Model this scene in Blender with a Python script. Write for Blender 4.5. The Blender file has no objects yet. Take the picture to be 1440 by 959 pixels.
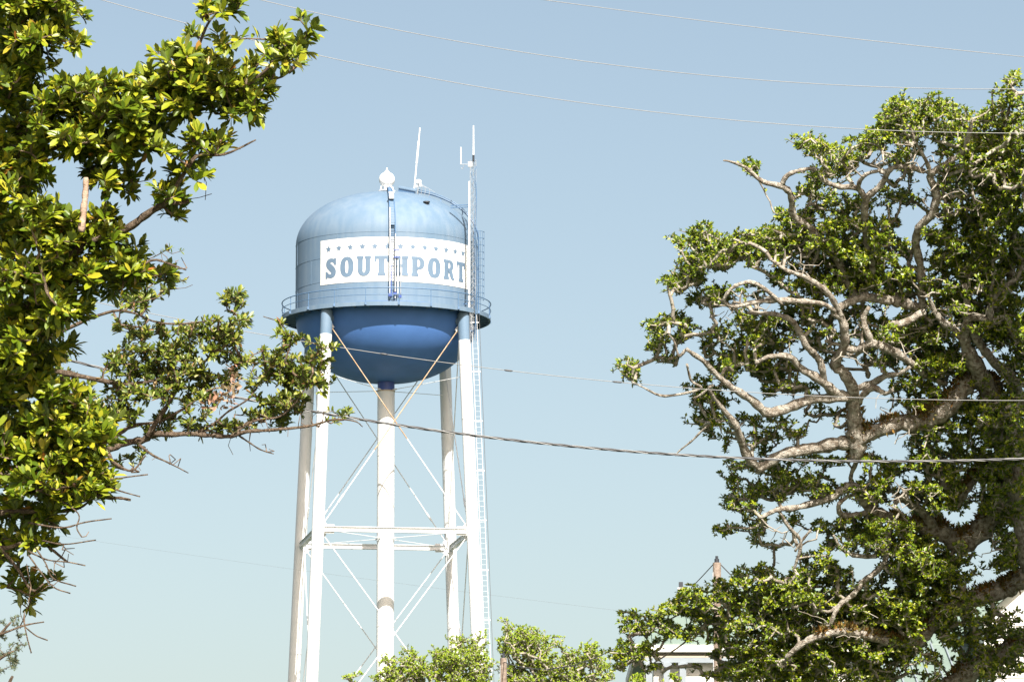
import bpy, math, random
import numpy as np
from mathutils import Vector, Matrix
random.seed(7)
RNG = np.random.default_rng(7)
R = math.radians
PI = math.pi

# ------------------------------------------------------------------ scene, camera
scene = bpy.context.scene
col = bpy.data.collections.new('place'); scene.collection.children.link(col)
FPX = 7000.0
PITCH = math.atan((1546 - 479.5) / FPX)
CAMZ = 1.7
cam_d = bpy.data.cameras.new('camera'); cam = bpy.data.objects.new('camera', cam_d)
scene.collection.objects.link(cam)
cam_d.sensor_width = 36; cam_d.lens = 36 * FPX / 1440
cam_d.clip_start = .5; cam_d.clip_end = 6000
cam.location = (0, 0, CAMZ); cam.rotation_euler = (PI / 2 + PITCH, 0, 0)
scene.camera = cam
cF = np.array([0, math.cos(PITCH), math.sin(PITCH)]); cU = np.array([0, -math.sin(PITCH), math.cos(PITCH)])

def at(px, py, Y):
    """point at distance Y seen in direction (px,py) of the 1440x959 photograph"""
    d = cF + np.array([1., 0, 0]) * (px - 720) / FPX + cU * (479.5 - py) / FPX
    return np.array([0, 0, CAMZ]) + d * (Y / d[1])
def at_many(px, py, Y):
    px = np.asarray(px, float); py = np.asarray(py, float); Y = np.asarray(Y, float)
    a = (px - 720) / FPX; b = (479.5 - py) / FPX
    dy = cF[1] + cU[1] * b; dz = cF[2] + cU[2] * b
    t = Y / dy
    return np.stack([a * t, np.broadcast_to(Y, t.shape) * 1.0, CAMZ + dz * t], 1)
def pxm(Y): return Y * 1.012 / FPX          # metres per photo pixel at distance Y

# ------------------------------------------------------------------ materials
def mat(name, base, rough=.6, metal=0., spec=.5, var=.0, scale=5., bump=0., bscale=40., col2=None, detail=5.):
    m = bpy.data.materials.new(name); m.use_nodes = True
    nt = m.node_tree; b = nt.nodes['Principled BSDF']
    b.inputs['Roughness'].default_value = rough; b.inputs['Metallic'].default_value = metal
    b.inputs['Specular IOR Level'].default_value = spec
    tc = nt.nodes.new('ShaderNodeTexCoord')
    c2 = col2 or tuple(max(0, c * (1 - var)) for c in base)
    n = nt.nodes.new('ShaderNodeTexNoise'); n.inputs['Scale'].default_value = scale; n.inputs['Detail'].default_value = detail
    nt.links.new(tc.outputs['Object'], n.inputs['Vector'])
    r = nt.nodes.new('ShaderNodeValToRGB'); r.color_ramp.elements[0].position = .35; r.color_ramp.elements[1].position = .68
    r.color_ramp.elements[0].color = (*c2, 1); r.color_ramp.elements[1].color = (*base, 1)
    nt.links.new(n.outputs['Fac'], r.inputs['Fac']); nt.links.new(r.outputs['Color'], b.inputs['Base Color'])
    if bump:
        n2 = nt.nodes.new('ShaderNodeTexNoise'); n2.inputs['Scale'].default_value = bscale; n2.inputs['Detail'].default_value = 6
        nt.links.new(tc.outputs['Object'], n2.inputs['Vector'])
        bp = nt.nodes.new('ShaderNodeBump'); bp.inputs['Strength'].default_value = bump; bp.inputs['Distance'].default_value = .02
        nt.links.new(n2.outputs['Fac'], bp.inputs['Height']); nt.links.new(bp.outputs['Normal'], b.inputs['Normal'])
    return m

def tank_paint(name, base, worn):
    m = mat(name, base, rough=.6, spec=.28)
    nt = m.node_tree; b = nt.nodes['Principled BSDF']
    tc = nt.nodes.new('ShaderNodeTexCoord'); mp = nt.nodes.new('ShaderNodeMapping')
    mp.inputs['Scale'].default_value = (1.2, 1.2, .10)            # vertical rain streaks
    nt.links.new(tc.outputs['Object'], mp.inputs['Vector'])
    n = nt.nodes.new('ShaderNodeTexNoise'); n.inputs['Scale'].default_value = 2.4; n.inputs['Detail'].default_value = 8
    nt.links.new(mp.outputs['Vector'], n.inputs['Vector'])
    n2 = nt.nodes.new('ShaderNodeTexNoise'); n2.inputs['Scale'].default_value = .5; n2.inputs['Detail'].default_value = 9; n2.inputs['Roughness'].default_value = .7
    nt.links.new(tc.outputs['Object'], n2.inputs['Vector'])
    ad = nt.nodes.new('ShaderNodeMath'); ad.operation = 'MULTIPLY'
    nt.links.new(n.outputs['Fac'], ad.inputs[0]); nt.links.new(n2.outputs['Fac'], ad.inputs[1])
    r = nt.nodes.new('ShaderNodeValToRGB'); r.color_ramp.elements[0].position = .17; r.color_ramp.elements[1].position = .36
    r.color_ramp.elements[0].color = (*base, 1); r.color_ramp.elements[1].color = (*worn, 1)
    nt.links.new(ad.outputs[0], r.inputs['Fac']); nt.links.new(r.outputs['Color'], b.inputs['Base Color'])
    return m

def leaf_mat(name, stops, rough=.38, trans=.22, tcol=(.22, .34, .03), spec=.5):
    m = bpy.data.materials.new(name); m.use_nodes = True
    nt = m.node_tree; b = nt.nodes['Principled BSDF']; out = nt.nodes['Material Output']
    a = nt.nodes.new('ShaderNodeAttribute'); a.attribute_name = 'rnd'
    r = nt.nodes.new('ShaderNodeValToRGB')
    els = r.color_ramp.elements
    els[0].position = stops[0][0]; els[0].color = (*stops[0][1], 1)
    els[1].position = stops[-1][0]; els[1].color = (*stops[-1][1], 1)
    for p, c in stops[1:-1]:
        e = els.new(p); e.color = (*c, 1)
    nt.links.new(a.outputs['Fac'], r.inputs['Fac'])
    geo = nt.nodes.new('ShaderNodeNewGeometry')
    mx = nt.nodes.new('ShaderNodeMixRGB'); mx.inputs['Color2'].default_value = (.13, .17, .075, 1)   # paler underside of the leaf
    sc = nt.nodes.new('ShaderNodeMath'); sc.operation = 'MULTIPLY'; sc.inputs[1].default_value = .55
    nt.links.new(geo.outputs['Backfacing'], sc.inputs[0]); nt.links.new(sc.outputs[0], mx.inputs['Fac'])
    nt.links.new(r.outputs['Color'], mx.inputs['Color1'])
    nt.links.new(mx.outputs['Color'], b.inputs['Base Color'])
    b.inputs['Roughness'].default_value = rough; b.inputs['Specular IOR Level'].default_value = spec
    t = nt.nodes.new('ShaderNodeBsdfTranslucent'); t.inputs['Color'].default_value = (*tcol, 1)
    ms = nt.nodes.new('ShaderNodeMixShader'); ms.inputs['Fac'].default_value = trans
    nt.links.new(b.outputs[0], ms.inputs[1]); nt.links.new(t.outputs[0], ms.inputs[2])
    nt.links.new(ms.outputs[0], out.inputs['Surface'])
    return m

def bark_mat(name, light, dark, scale=30, bump=.9, dist=.03):
    m = mat(name, light, rough=.9, spec=.15, scale=scale, col2=dark, detail=8)
    nt = m.node_tree; b = nt.nodes['Principled BSDF']
    tc = nt.nodes.new('ShaderNodeTexCoord')
    v = nt.nodes.new('ShaderNodeTexVoronoi'); v.inputs['Scale'].default_value = scale * .9; v.feature = 'DISTANCE_TO_EDGE'
    n = nt.nodes.new('ShaderNodeTexNoise'); n.inputs['Scale'].default_value = scale * .6; n.inputs['Detail'].default_value = 8
    nt.links.new(tc.outputs['Object'], n.inputs['Vector'])
    mx = nt.nodes.new('ShaderNodeMixRGB'); mx.inputs['Fac'].default_value = .25
    nt.links.new(tc.outputs['Object'], mx.inputs['Color1']); nt.links.new(n.outputs['Color'], mx.inputs['Color2'])
    nt.links.new(mx.outputs['Color'], v.inputs['Vector'])
    ad = nt.nodes.new('ShaderNodeMath'); ad.operation = 'ADD'
    nt.links.new(v.outputs['Distance'], ad.inputs[0]); nt.links.new(n.outputs['Fac'], ad.inputs[1])
    bp = nt.nodes.new('ShaderNodeBump'); bp.inputs['Strength'].default_value = bump; bp.inputs['Distance'].default_value = dist
    nt.links.new(ad.outputs[0], bp.inputs['Height']); nt.links.new(bp.outputs['Normal'], b.inputs['Normal'])
    return m

M = {}
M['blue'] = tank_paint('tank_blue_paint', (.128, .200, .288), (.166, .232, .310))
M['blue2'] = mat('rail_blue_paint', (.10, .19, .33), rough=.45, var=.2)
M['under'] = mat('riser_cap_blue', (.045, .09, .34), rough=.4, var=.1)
M['white'] = mat('white_paint', (.79, .80, .81), rough=.45, var=.06, scale=1.2)
M['rust'] = mat('rusty_white_paint', (.52, .42, .30), rough=.7, col2=(.34, .22, .12), scale=2.5)
M['signwhite'] = mat('sign_white', (.84, .84, .82), rough=.55, var=.10, scale=.8, detail=9)
M['letter'] = mat('letter_blue', (.135, .205, .295), rough=.55, var=.12, scale=2.)
M['galv'] = mat('galvanised_steel', (.50, .53, .56), rough=.45, metal=.5, var=.25)
M['dark'] = mat('dark_rubber', (.03, .035, .045), rough=.6, var=.2)
M['wire'] = mat('bare_aluminium_cable', (.26, .26, .255), rough=.5, metal=.2, var=.1)
M['cable'] = mat('weathered_cable', (.11, .11, .115), rough=.55, var=.35, scale=9)
M['pole'] = mat('weathered_pole_wood', (.34, .275, .225), rough=.9, col2=(.18, .13, .10), scale=9, bump=.5, bscale=30)
M['roof'] = mat('pale_green_metal_roof', (.20, .265, .225), rough=.6, var=.12, scale=.8)
M['siding'] = mat('white_lap_siding', (.78, .76, .72), rough=.6, var=.05)
M['trimblue'] = mat('grey_blue_trim', (.26, .30, .335), rough=.5, var=.1)
M['glass'] = mat('window_glass', (.04, .05, .06), rough=.08, spec=.8)
M['brick'] = mat('chimney_render', (.5, .47, .43), rough=.8, var=.2)
M['bark_oak'] = bark_mat('live_oak_bark', (.60, .555, .48), (.20, .16, .12), 26)
M['bark_twig'] = mat('grey_twig_bark', (.46, .42, .36), rough=.85, spec=.2, col2=(.2, .17, .13), scale=12)
M['bark_left'] = bark_mat('laurel_bark', (.33, .25, .18), (.12, .085, .06), 45)
M['twig_left'] = mat('brown_twig_bark', (.24, .17, .12), rough=.8, spec=.2, col2=(.10, .07, .05), scale=20)
M['deadwood'] = mat('bleached_deadwood', (.46, .33, .25), rough=.85, col2=(.30, .20, .14), scale=14, bump=.5, bscale=50)
M['fern'] = leaf_mat('dry_resurrection_fern', [(0, (.10, .05, .015)), (.45, (.27, .13, .03)), (.8, (.34, .24, .08)), (1, (.16, .16, .04))], .8, .15, (.3, .15, .04), .1)
M['leaf_left'] = leaf_mat('laurel_oak_leaf', [(0, (.045, .085, .004)), (.35, (.12, .175, .007)), (.7, (.24, .275, .012)), (.88, (.33, .33, .018)), (.95, (.42, .37, .03)), (.985, (.38, .30, .03)), (1, (.34, .12, .03))], .40, .12, (.30, .36, .03), .42)
M['leaf_mid'] = leaf_mat('laurel_oak_leaf_small', [(0, (.045, .08, .006)), (.5, (.13, .175, .014)), (.86, (.26, .27, .03)), (.95, (.24, .22, .05)), (1, (.27, .13, .06))], .42, .12, (.22, .28, .04), .5)
M['leaf_oak'] = leaf_mat('live_oak_leaf', [(0, (.05, .095, .004)), (.45, (.145, .215, .008)), (.88, (.32, .36, .016)), (1, (.36, .35, .03))], .38, .12, (.18, .32, .03), .45)
M['leaf_far'] = leaf_mat('far_oak_leaf', [(0, (.13, .21, .01)), (.5, (.26, .36, .02)), (1, (.39, .46, .03))], .5, .25, (.28, .42, .06), .3)
M['leaf_cedar'] = leaf_mat('cedar_needle', [(0, (.09, .12, .07)), (1, (.17, .20, .12))], .7, .2, (.2, .28, .12), .2)
M['dead_leaf'] = leaf_mat('dead_pink_leaf', [(0, (.36, .19, .12)), (1, (.52, .33, .24))], .7, .2, (.5, .3, .2), .2)

# ------------------------------------------------------------------ object helpers
def tag(o, label=None, cat=None, group=None, kind=None):
    if label: o['label'] = label
    if cat: o['category'] = cat
    if group: o['group'] = group
    if kind: o['kind'] = kind
    return o
def empty(name, loc, label, cat, group=None):
    o = bpy.data.objects.new(name, None); col.objects.link(o); o.location = [float(v) for v in loc]
    o.empty_display_size = .3
    return tag(o, label, cat, group)
class MB:
    """collects shapes given in WORLD coordinates, builds ONE mesh object"""
    def __init__(s): s.v = []; s.f = []; s.m = []; s.n = 0
    def add(s, v, f, mi=0):
        v = np.asarray(v, float); s.v.append(v)
        for q in f: s.f.append(tuple(i + s.n for i in q)); s.m.append(mi)
        s.n += len(v)
    def box(s, c, size, rot=None, mi=0):
        c = np.asarray(c, float); h = np.asarray(size, float) / 2
        v = np.array([[x, y, z] for x in (-1, 1) for y in (-1, 1) for z in (-1, 1)]) * h
        if rot is not None: v = v @ np.array(rot).T
        s.add(v + c, [(0, 1, 3, 2), (4, 6, 7, 5), (0, 4, 5, 1), (2, 3, 7, 6), (0, 2, 6, 4), (1, 5, 7, 3)], mi)
    def beam(s, a, b, w, h, mi=0, up=(0, 0, 1)):
        a = np.asarray(a, float); b = np.asarray(b, float); d = b - a; L = np.linalg.norm(d); d /= L
        x = np.cross(d, up); x /= np.linalg.norm(x); z = np.cross(x, d)
        s.box((a + b) / 2, (w, L, h), np.stack([x, d, z], 1), mi)
    def tube(s, pts, rad, n=10, mi=0, caps=True, lump=0.):
        P = np.asarray(pts, float); k = len(P); rad = np.broadcast_to(np.asarray(rad, float), (k,))
        T = np.gradient(P, axis=0); T /= np.linalg.norm(T, axis=1)[:, None] + 1e-12
        ref = np.array([0, 0, 1.]) if abs(T[0][2]) < .9 else np.array([1., 0, 0])
        u = np.cross(T[0], ref); u /= np.linalg.norm(u)
        ang = np.arange(n) * 2 * PI / n; V = []
        for i in range(k):
            u = u - T[i] * np.dot(u, T[i]); u /= np.linalg.norm(u); w = np.cross(T[i], u)
            rr = rad[i] * (1 + lump * RNG.normal(size=n)) if lump else np.full(n, rad[i])
            V.append(P[i] + (np.cos(ang) * rr)[:, None] * u + (np.sin(ang) * rr)[:, None] * w)
        F = [(i * n + j, i * n + (j + 1) % n, (i + 1) * n + (j + 1) % n, (i + 1) * n + j) for i in range(k - 1) for j in range(n)]
        if caps: F += [tuple(range(n - 1, -1, -1)), tuple((k - 1) * n + j for j in range(n))]
        s.add(np.concatenate(V), F, mi)
    def lathe(s, c, prof, n=96, mi=0, a0=0., a1=2 * PI):
        full = abs(a1 - a0 - 2 * PI) < 1e-6; m = n if full else n + 1
        an = a0 + (a1 - a0) * np.arange(m) / n; V = []
        for r, z in prof: V.append(np.stack([c[0] + r * np.sin(an), c[1] - r * np.cos(an), np.full(m, z)], 1))
        k = len(prof); F = []
        for i in range(k - 1):
            for j in range(n):
                j2 = (j + 1) % m
                F.append((i * m + j, i * m + j2, (i + 1) * m + j2, (i + 1) * m + j))
        s.add(np.concatenate(V), F, mi)
    def build(s, name, mats, parent=None, smooth=False, label=None, angle=None):
        me = bpy.data.meshes.new(name)
        V = np.concatenate(s.v)
        off = np.zeros(3)
        if parent is not None:
            off = np.array(parent.matrix_world.translation) if parent.parent is None else off
            off = np.array(root_loc(parent))
        me.from_pydata((V - off).tolist(), [], s.f)
        for mm in (mats if isinstance(mats, (list, tuple)) else [mats]): me.materials.append(mm)
        me.polygons.foreach_set('material_index', s.m)
        if smooth: me.polygons.foreach_set('use_smooth', [True] * len(s.f))
        me.update()
        if angle: me.set_sharp_from_angle(angle=R(angle))
        o = bpy.data.objects.new(name, me); col.objects.link(o)
        if parent is not None: o.parent = parent
        if label: o['label'] = label
        return o
def root_loc(o):
    p = Vector((0, 0, 0))
    while o is not None: p += o.location; o = o.parent
    return p

# ------------------------------------------------------------------ sky, sun
SUN_EL, SUN_AZ = 43, 13           # sun stands behind the camera, 13 degrees to its right
w = bpy.data.worlds.new('World'); scene.world = w; w.use_nodes = True
nt = w.node_tree; bg = nt.nodes['Background']
sky = nt.nodes.new('ShaderNodeTexSky'); sky.sky_type = 'NISHITA'; sky.sun_disc = False
sky.sun_elevation = R(SUN_EL); sky.sun_rotation = R(180 - SUN_AZ)
sky.air_density = .74; sky.dust_density = 2.5; sky.ozone_density = 2.0; sky.altitude = 0
hs = nt.nodes.new('ShaderNodeMixRGB'); hs.blend_type = 'MULTIPLY'; hs.inputs['Fac'].default_value = 1; hs.inputs['Color2'].default_value = (1, .860, .668, 1)   # the camera's warm white balance
nt.links.new(sky.outputs[0], hs.inputs['Color1']); nt.links.new(hs.outputs[0], bg.inputs[0]); bg.inputs[1].default_value = .122
sd = bpy.data.lights.new('sun', 'SUN'); sd.energy = 5.0; sd.angle = R(.53); sd.color = (1, .955, .88)
so = bpy.data.objects.new('sun', sd); col.objects.link(so)
tosun = Vector((math.sin(R(SUN_AZ)) * math.cos(R(SUN_EL)), -math.cos(R(SUN_AZ)) * math.cos(R(SUN_EL)), math.sin(R(SUN_EL))))
so.rotation_euler = tosun.to_track_quat('Z', 'Y').to_euler(); so.location = (20, -20, 40)
scene.view_settings.view_transform = 'Standard'; scene.view_settings.look = 'None'
scene.view_settings.exposure = .95; scene.view_settings.gamma = 1
SUNV = np.array(tosun)

# ------------------------------------------------------------------ ground
g = MB(); g.add([(-1500, -300, 0), (1500, -300, 0), (1500, 3500, 0), (-1500, 3500, 0)], [(0, 1, 2, 3)])
tag(g.build('ground', mat('mown_grass', (.045, .065, .028), rough=.95, col2=(.03, .045, .02), scale=.35, bump=.6, bscale=30)), kind='structure')
rd = MB(); rd.add([(-1500, 60, .004), (1500, 60, .004), (1500, 69, .004), (-1500, 69, .004)], [(0, 1, 2, 3)])
tag(rd.build('road', mat('asphalt', (.055, .055, .055), rough=.9, var=.2, scale=3)), kind='structure')

# ------------------------------------------------------------------ WATER TOWER
TD = 282.; TS = (TD * math.cos(PITCH) + 42 * math.sin(PITCH)) / FPX
X0 = at(543.5, 400, TD)[0]; Y0 = TD
def lz(level): return at(543.5, level, TD)[2]        # height of a level given by its photo row on the axis
def P(dx, dy, level): return np.array([X0 + dx * TS, Y0 + dy * TS, lz(level)])
def wallp(adeg, level, r): return np.array([X0 + r * math.sin(R(adeg)), Y0 - r * math.cos(R(adeg)), lz(level)])
tower = empty('water_tower', (X0, Y0, 0), 'blue and white water tower lettered SOUTHPORT rising above the trees', 'water tower')
RT = 128 * TS
# profile
def dome_prof(n=28):
    pr = []
    for i in range(n + 1):
        t = i / n * PI / 2
        pr.append((RT * math.cos(t) ** .93, lz(347) + (lz(273) - lz(347)) * math.sin(t)))
    return pr
dome = dome_prof()
def dome_pt(adeg, rad_px, lift=0.):
    q = (rad_px / 128) ** (1 / .93); t = math.acos(min(1, q))
    z = lz(347) + (lz(273) - lz(347)) * math.sin(t)
    r = rad_px * TS
    nx = math.cos(t); nz = math.sin(t)
    r += lift * nx; z += lift * nz
    return np.array([X0 + r * math.sin(R(adeg)), Y0 - r * math.cos(R(adeg)), z])
def bowl_prof(n=30):
    pr = []
    zb = lz(443); c = (443 - 348) * (lz(443) - lz(543)) / 100.
    for i in range(n + 1):
        t = i / n * PI / 2
        pr.append((RT * math.cos(t) ** .88, zb - c * math.sin(t) ** .93))
    return pr
tank = MB()
tank.lathe((X0, Y0), [(RT, lz(443)), (RT, lz(395)), (RT, lz(347.2))] + dome, 160)
for l_ in (347.5, 379, 412): tank.lathe((X0, Y0), [(RT + .002, lz(l_ + .35)), (RT + .012, lz(l_ + .2)), (RT + .012, lz(l_ - .2)), (RT + .002, lz(l_ - .35))], 160)
for k_, (l0_, l1_) in enumerate(((412, 443), (379, 412), (347.5, 379))):
    for a_ in range(0, 360, 45):
        a_ += 14 + 22 * (k_ % 2)
        if l1_ > 416 or l0_ < 355 or not (-44 < (a_ + 180) % 360 - 180 < 67): tank.beam(wallp(a_, l0_ + .3, RT + .004), wallp(a_, l1_ - .3, RT + .004), .05, .02, up=(math.sin(R(a_)), -math.cos(R(a_)), 0))
tank.build('tank', M['blue'], tower, True, angle=40)
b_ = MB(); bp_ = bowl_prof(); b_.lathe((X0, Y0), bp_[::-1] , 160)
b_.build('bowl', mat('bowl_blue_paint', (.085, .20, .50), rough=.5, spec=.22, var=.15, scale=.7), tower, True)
# riser
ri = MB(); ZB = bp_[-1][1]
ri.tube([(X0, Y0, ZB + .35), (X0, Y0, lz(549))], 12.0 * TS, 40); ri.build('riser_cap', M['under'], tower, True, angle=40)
ri = MB(); ri.tube([(X0, Y0, lz(549.2)), (X0, Y0, 0)], 12.2 * TS, 40)
for lv in (551, 640, 760, 880, 1000): ri.tube([(X0, Y0, lz(lv)), (X0, Y0, lz(lv + 1.2))], 12.5 * TS, 40)
rw = mat('riser_white_paint', (.79, .80, .80), rough=.45, col2=(.75, .745, .73), scale=.9)
ri.build('riser_pipe', rw, tower, True, angle=40)
ri = MB(); ri.tube([(X0, Y0, lz(549.6)), (X0, Y0, lz(551))], 12.9 * TS, 40); ri.build('riser_flange', M['rust'], tower, True, angle=40)
# balcony
RB = 147 * TS
ba = MB()
zt, zb2 = lz(446.5), lz(452.5)
ba.lathe((X0, Y0), [(RT + .01, zt), (RB, zt), (RB, zb2), (RB - .1, zb2), (RB - .1, zt - .05), (RT + .01, zt - .05)], 120)
for k in range(40):
    a = k * 9
    p = wallp(a, 450, RT + .02); q = wallp(a, 450, RB - .1); p[2] -= .02; q[2] -= .02
    ba.beam(p, q, .05, .14)
ba.build('balcony_deck', M['blue'], tower, True, angle=30)
ra = MB()
for lv, rr in ((428, .03), (437.5, .02)):
    ra.tube([wallp(a, lv, RB) for a in np.arange(0, 361, 3)], rr, 8, caps=False)
rail = ra.build('railing', M['blue2'], tower, True)
for k in range(20):
    a = -9.8 + 18 * k
    q = MB(); q.tube([wallp(a, 428, RB), wallp(a, 452, RB)], .022, 6); q.box(wallp(a, 449.6, RB + .03), (.1, .1, .16))
    q.build('rail_post', M['blue2'], tower)
# legs
PH = 36.2
LEGANG = [-PH, -PH - 90, -PH - 180, -PH - 270]      # FR, FL, BL, BR  (math angle, +x right, -y towards the camera)
def legR(level): return 134.9 + (level - 450) * .0544
def legp(i, level, off=0.):
    r = (legR(level) + off); a = R(LEGANG[i]); return P(r * math.cos(a), r * math.sin(a), level)
GL = 1589.
STR = [757, 1060, 1340]
for i in range(4):
    q = MB()
    top = [legp(i, l) for l in (447, 452, 460)]
    q.tube([legp(i, 452.8, -1.2), legp(i, 454, -.4), legp(i, 456), legp(i, 491 if i == 0 else 487)], [7.6 * TS, 8.1 * TS, 8.3 * TS, 8.3 * TS], 36, mi=1)
    q.tube([legp(i, 466, -2), legp(i, 461, -16)], 5.5 * TS, 20, mi=1)
    q.tube([legp(i, 491.05 if i == 0 else 487.05), legp(i, GL - 4)], [8.45 * TS, 8.7 * TS], 36)
    for lv in (600, 757, 910): q.tube([legp(i, lv), legp(i, lv + 1)], 8.85 * TS, 36)
    q.tube([legp(i, GL - 16), legp(i, GL)], 15 * TS, 36)
    q.build('leg', [M['white'], M['blue']], tower, True, angle=35)
def rod(i, la, j, lb, r=.029, rusty=0.):
    a = legp(i, la, -7); b = legp(j, lb, -7)
    q = MB()
    if rusty > 0:
        c = a + (b - a) * rusty
        q.tube([a, c], r * 1.15, 8, mi=1); q.tube([c, b], r, 8)
    else: q.tube([a, b], r, 8)
    c = a + (b - a) * (.86)
    d = (b - a) / np.linalg.norm(b - a); q.tube([c - d * .3, c + d * .3], r * 1.8, 8)   # turnbuckle
    # end plates
    for e in (a, b): q.beam(e - d * .3, e + d * .3, .03, .3)
    q.build('brace_rod', [M['white'], M['rust']], tower, True, angle=35)
for i in range(4):
    j = (i + 1) % 4
    for li, lv in enumerate(STR):
        a, b = legp(i, lv), legp(j, lv); d = (b - a) / np.linalg.norm(b - a)
        q = MB(); a2, b2 = a + d * 8.5 * TS, b - d * 8.5 * TS
        q.beam(a2, b2, .04, .26); up = np.array([0, 0, .135])
        q.beam(a2 + up, b2 + up, .26, .025); q.beam(a2 - up, b2 - up, .26, .025)
        for e, s_ in ((a2, 1), (b2, -1)): q.beam(e - d * .1 * s_ , e + d * s_ * .55, .06, .5)
        q.build('strut', M['white'], tower)
    pan = [472] + STR + [GL - 12]
    for k in range(len(pan) - 1):
        f = 1. if (k == 0) else 0
        rod(i, pan[k] + 4 * (k > 0), j, pan[k + 1] - 4, rusty=.62 if (k == 0 and i == 0) else 0)
        rod(j, pan[k] + 4 * (k > 0), i, pan[k + 1] - 4, rusty=.56 if (k == 0 and i == 0) else 0)
    for lv in (549, 757, 1060):       # spider rods riser to leg
        q = MB(); e = legp(i, lv - (8 if lv == 549 else 0), -8)
        a = math.atan2(e[1] - Y0, e[0] - X0)
        s0 = np.array([X0 + 12.4 * TS * math.cos(a), Y0 + 12.4 * TS * math.sin(a), lz(lv)])
        q.tube([s0, e], .018, 6); dd = (e - s0) / np.linalg.norm(e - s0); q.tube([s0, s0 + dd * .25], .05, 6)
        q.build('spider_rod', M['white'], tower)
# sign panel
RSg = RT + .02
def cyl_grid(mb, a0, a1, l0, l1, r, nx=None, mi=0):
    nx = nx or max(1, int((a1 - a0) / 1.2)); V = []
    for i in range(nx + 1):
        a = a0 + (a1 - a0) * i / nx
        V += [wallp(a, l0, r), wallp(a, l1, r)]
    mb.add(V, [(2 * i, 2 * i + 1, 2 * i + 3, 2 * i + 2) for i in range(nx)], mi)
sg = MB(); cyl_grid(sg, -44.2, 67, 355, 416.5, RSg, 120)
sign = sg.build('sign_panel', M['signwhite'], tower, True)
DEG = 180 / (PI * 128)
class Glyph:
    def __init__(s, a0, base): s.mb = MB(); s.a0 = a0; s.base = base; s.k = 0
    def pt(s, x, y): return wallp(s.a0 + x * DEG, s.base - y, RSg + .012 + .003 * s.k)
    def rect(s, x0, x1, y0, y1):
        n = max(1, int((x1 - x0) / 2)); V = []
        for i in range(n + 1):
            x = x0 + (x1 - x0) * i / n; V += [s.pt(x, y0), s.pt(x, y1)]
        s.mb.add(V, [(2 * i, 2 * i + 2, 2 * i + 3, 2 * i + 1) for i in range(n)]); s.k += 1
    def ring(s, cx, cy, ro, rio, ri, rii, a0=0, a1=360, n=36, p=1.):
        V = []
        for i in range(n + 1):
            t = R(a0 + (a1 - a0) * i / n); c, q = math.cos(t), math.sin(t)
            c = math.copysign(abs(c) ** p, c); q = math.copysign(abs(q) ** p, q)
            V += [s.pt(cx + ro * c, cy + rio * q), s.pt(cx + ri * c, cy + rii * q)]
        s.mb.add(V, [(2 * i, 2 * i + 2, 2 * i + 3, 2 * i + 1) for i in range(n)]); s.k += 1
    def ribbon(s, pts, sub=6):
        pts = np.array(pts, float); Q = catmull(pts, sub)
        T = np.gradient(Q[:, :2], axis=0); T /= np.linalg.norm(T, axis=1)[:, None]; V = []
        for q, t in zip(Q, T):
            n = np.array([-t[1], t[0]]) * q[2] / 2
            V += [s.pt(q[0] + n[0], q[1] + n[1]), s.pt(q[0] - n[0], q[1] - n[1])]
        s.mb.add(V, [(2 * i, 2 * i + 1, 2 * i + 3, 2 * i + 2) for i in range(len(Q) - 1)]); s.k += 1
def catmull(P_, sub):
    P_ = np.asarray(P_, float); n = len(P_)
    E = np.vstack([2 * P_[0] - P_[1], P_, 2 * P_[-1] - P_[-2]]); out = []
    for i in range(n - 1):
        p0, p1, p2, p3 = E[i:i + 4]
        for k in range(sub):
            t = k / sub
            out.append(.5 * ((2 * p1) + (-p0 + p2) * t + (2 * p0 - 5 * p1 + 4 * p2 - p3) * t * t + (-p0 + 3 * p1 - 3 * p2 + p3) * t ** 3))
    out.append(P_[-1]); return np.array(out)
H = 27.
def gS(g):
    g.ribbon([(16, 20, 4), (14.2, 23.2, 5.2), (9.5, 24.6, 5.8), (5.4, 22.2, 7.6), (5.2, 18.0, 8.6), (9.3, 14, 9.2), (13.4, 9.6, 8.8), (13.2, 5.0, 7.8), (9.2, 2.6, 5.8), (4.6, 3.8, 5.2), (2.2, 7.4, 4)])
    g.rect(14.8, 18.2, 17.6, 27.4); g.rect(0, 3.4, -.2, 9.4)
def gO(g): g.ring(10, 13.5, 10.4, 14.2, 2.3, 8.8, p=.86)
def gU(g):
    g.rect(1.4, 8.7, 8, 25); g.rect(12.3, 19.2, 8, 25); g.rect(0, 9.7, 23.4, 27.5); g.rect(11.6, 20.4, 23.4, 27.5)
    g.ring(10.3, 8.1, 8.9, 8.6, 1.8, 3.8, 180, 360, 20)
def gT(g):
    g.rect(5.9, 14.1, 2, 25); g.rect(0, 20, 22.6, 27.4); g.rect(0, 2.8, 18.6, 24); g.rect(17.2, 20, 18.6, 24); g.rect(4.2, 15.8, -.2, 3.8)
def gH(g):
    g.rect(1.0, 8.8, 2, 25); g.rect(11.2, 19.0, 2, 25); g.rect(7, 13, 11.8, 15.6)
    for x in (0, 10.8): g.rect(x, x + 9.2, 23.4, 27.4); g.rect(x, x + 9.2, -.2, 3.8)
def gP(g):
    g.rect(1.4, 9.5, 2, 25); g.rect(0, 9, 23.4, 27.4); g.rect(0, 11, -.2, 3.8)
    g.ring(10, 18.2, 9.6, 9., 2.8, 4.8, -90, 90, 20, .9); g.rect(8, 10.1, 23.4, 27.2); g.rect(8, 10.1, 9.2, 13)
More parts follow.
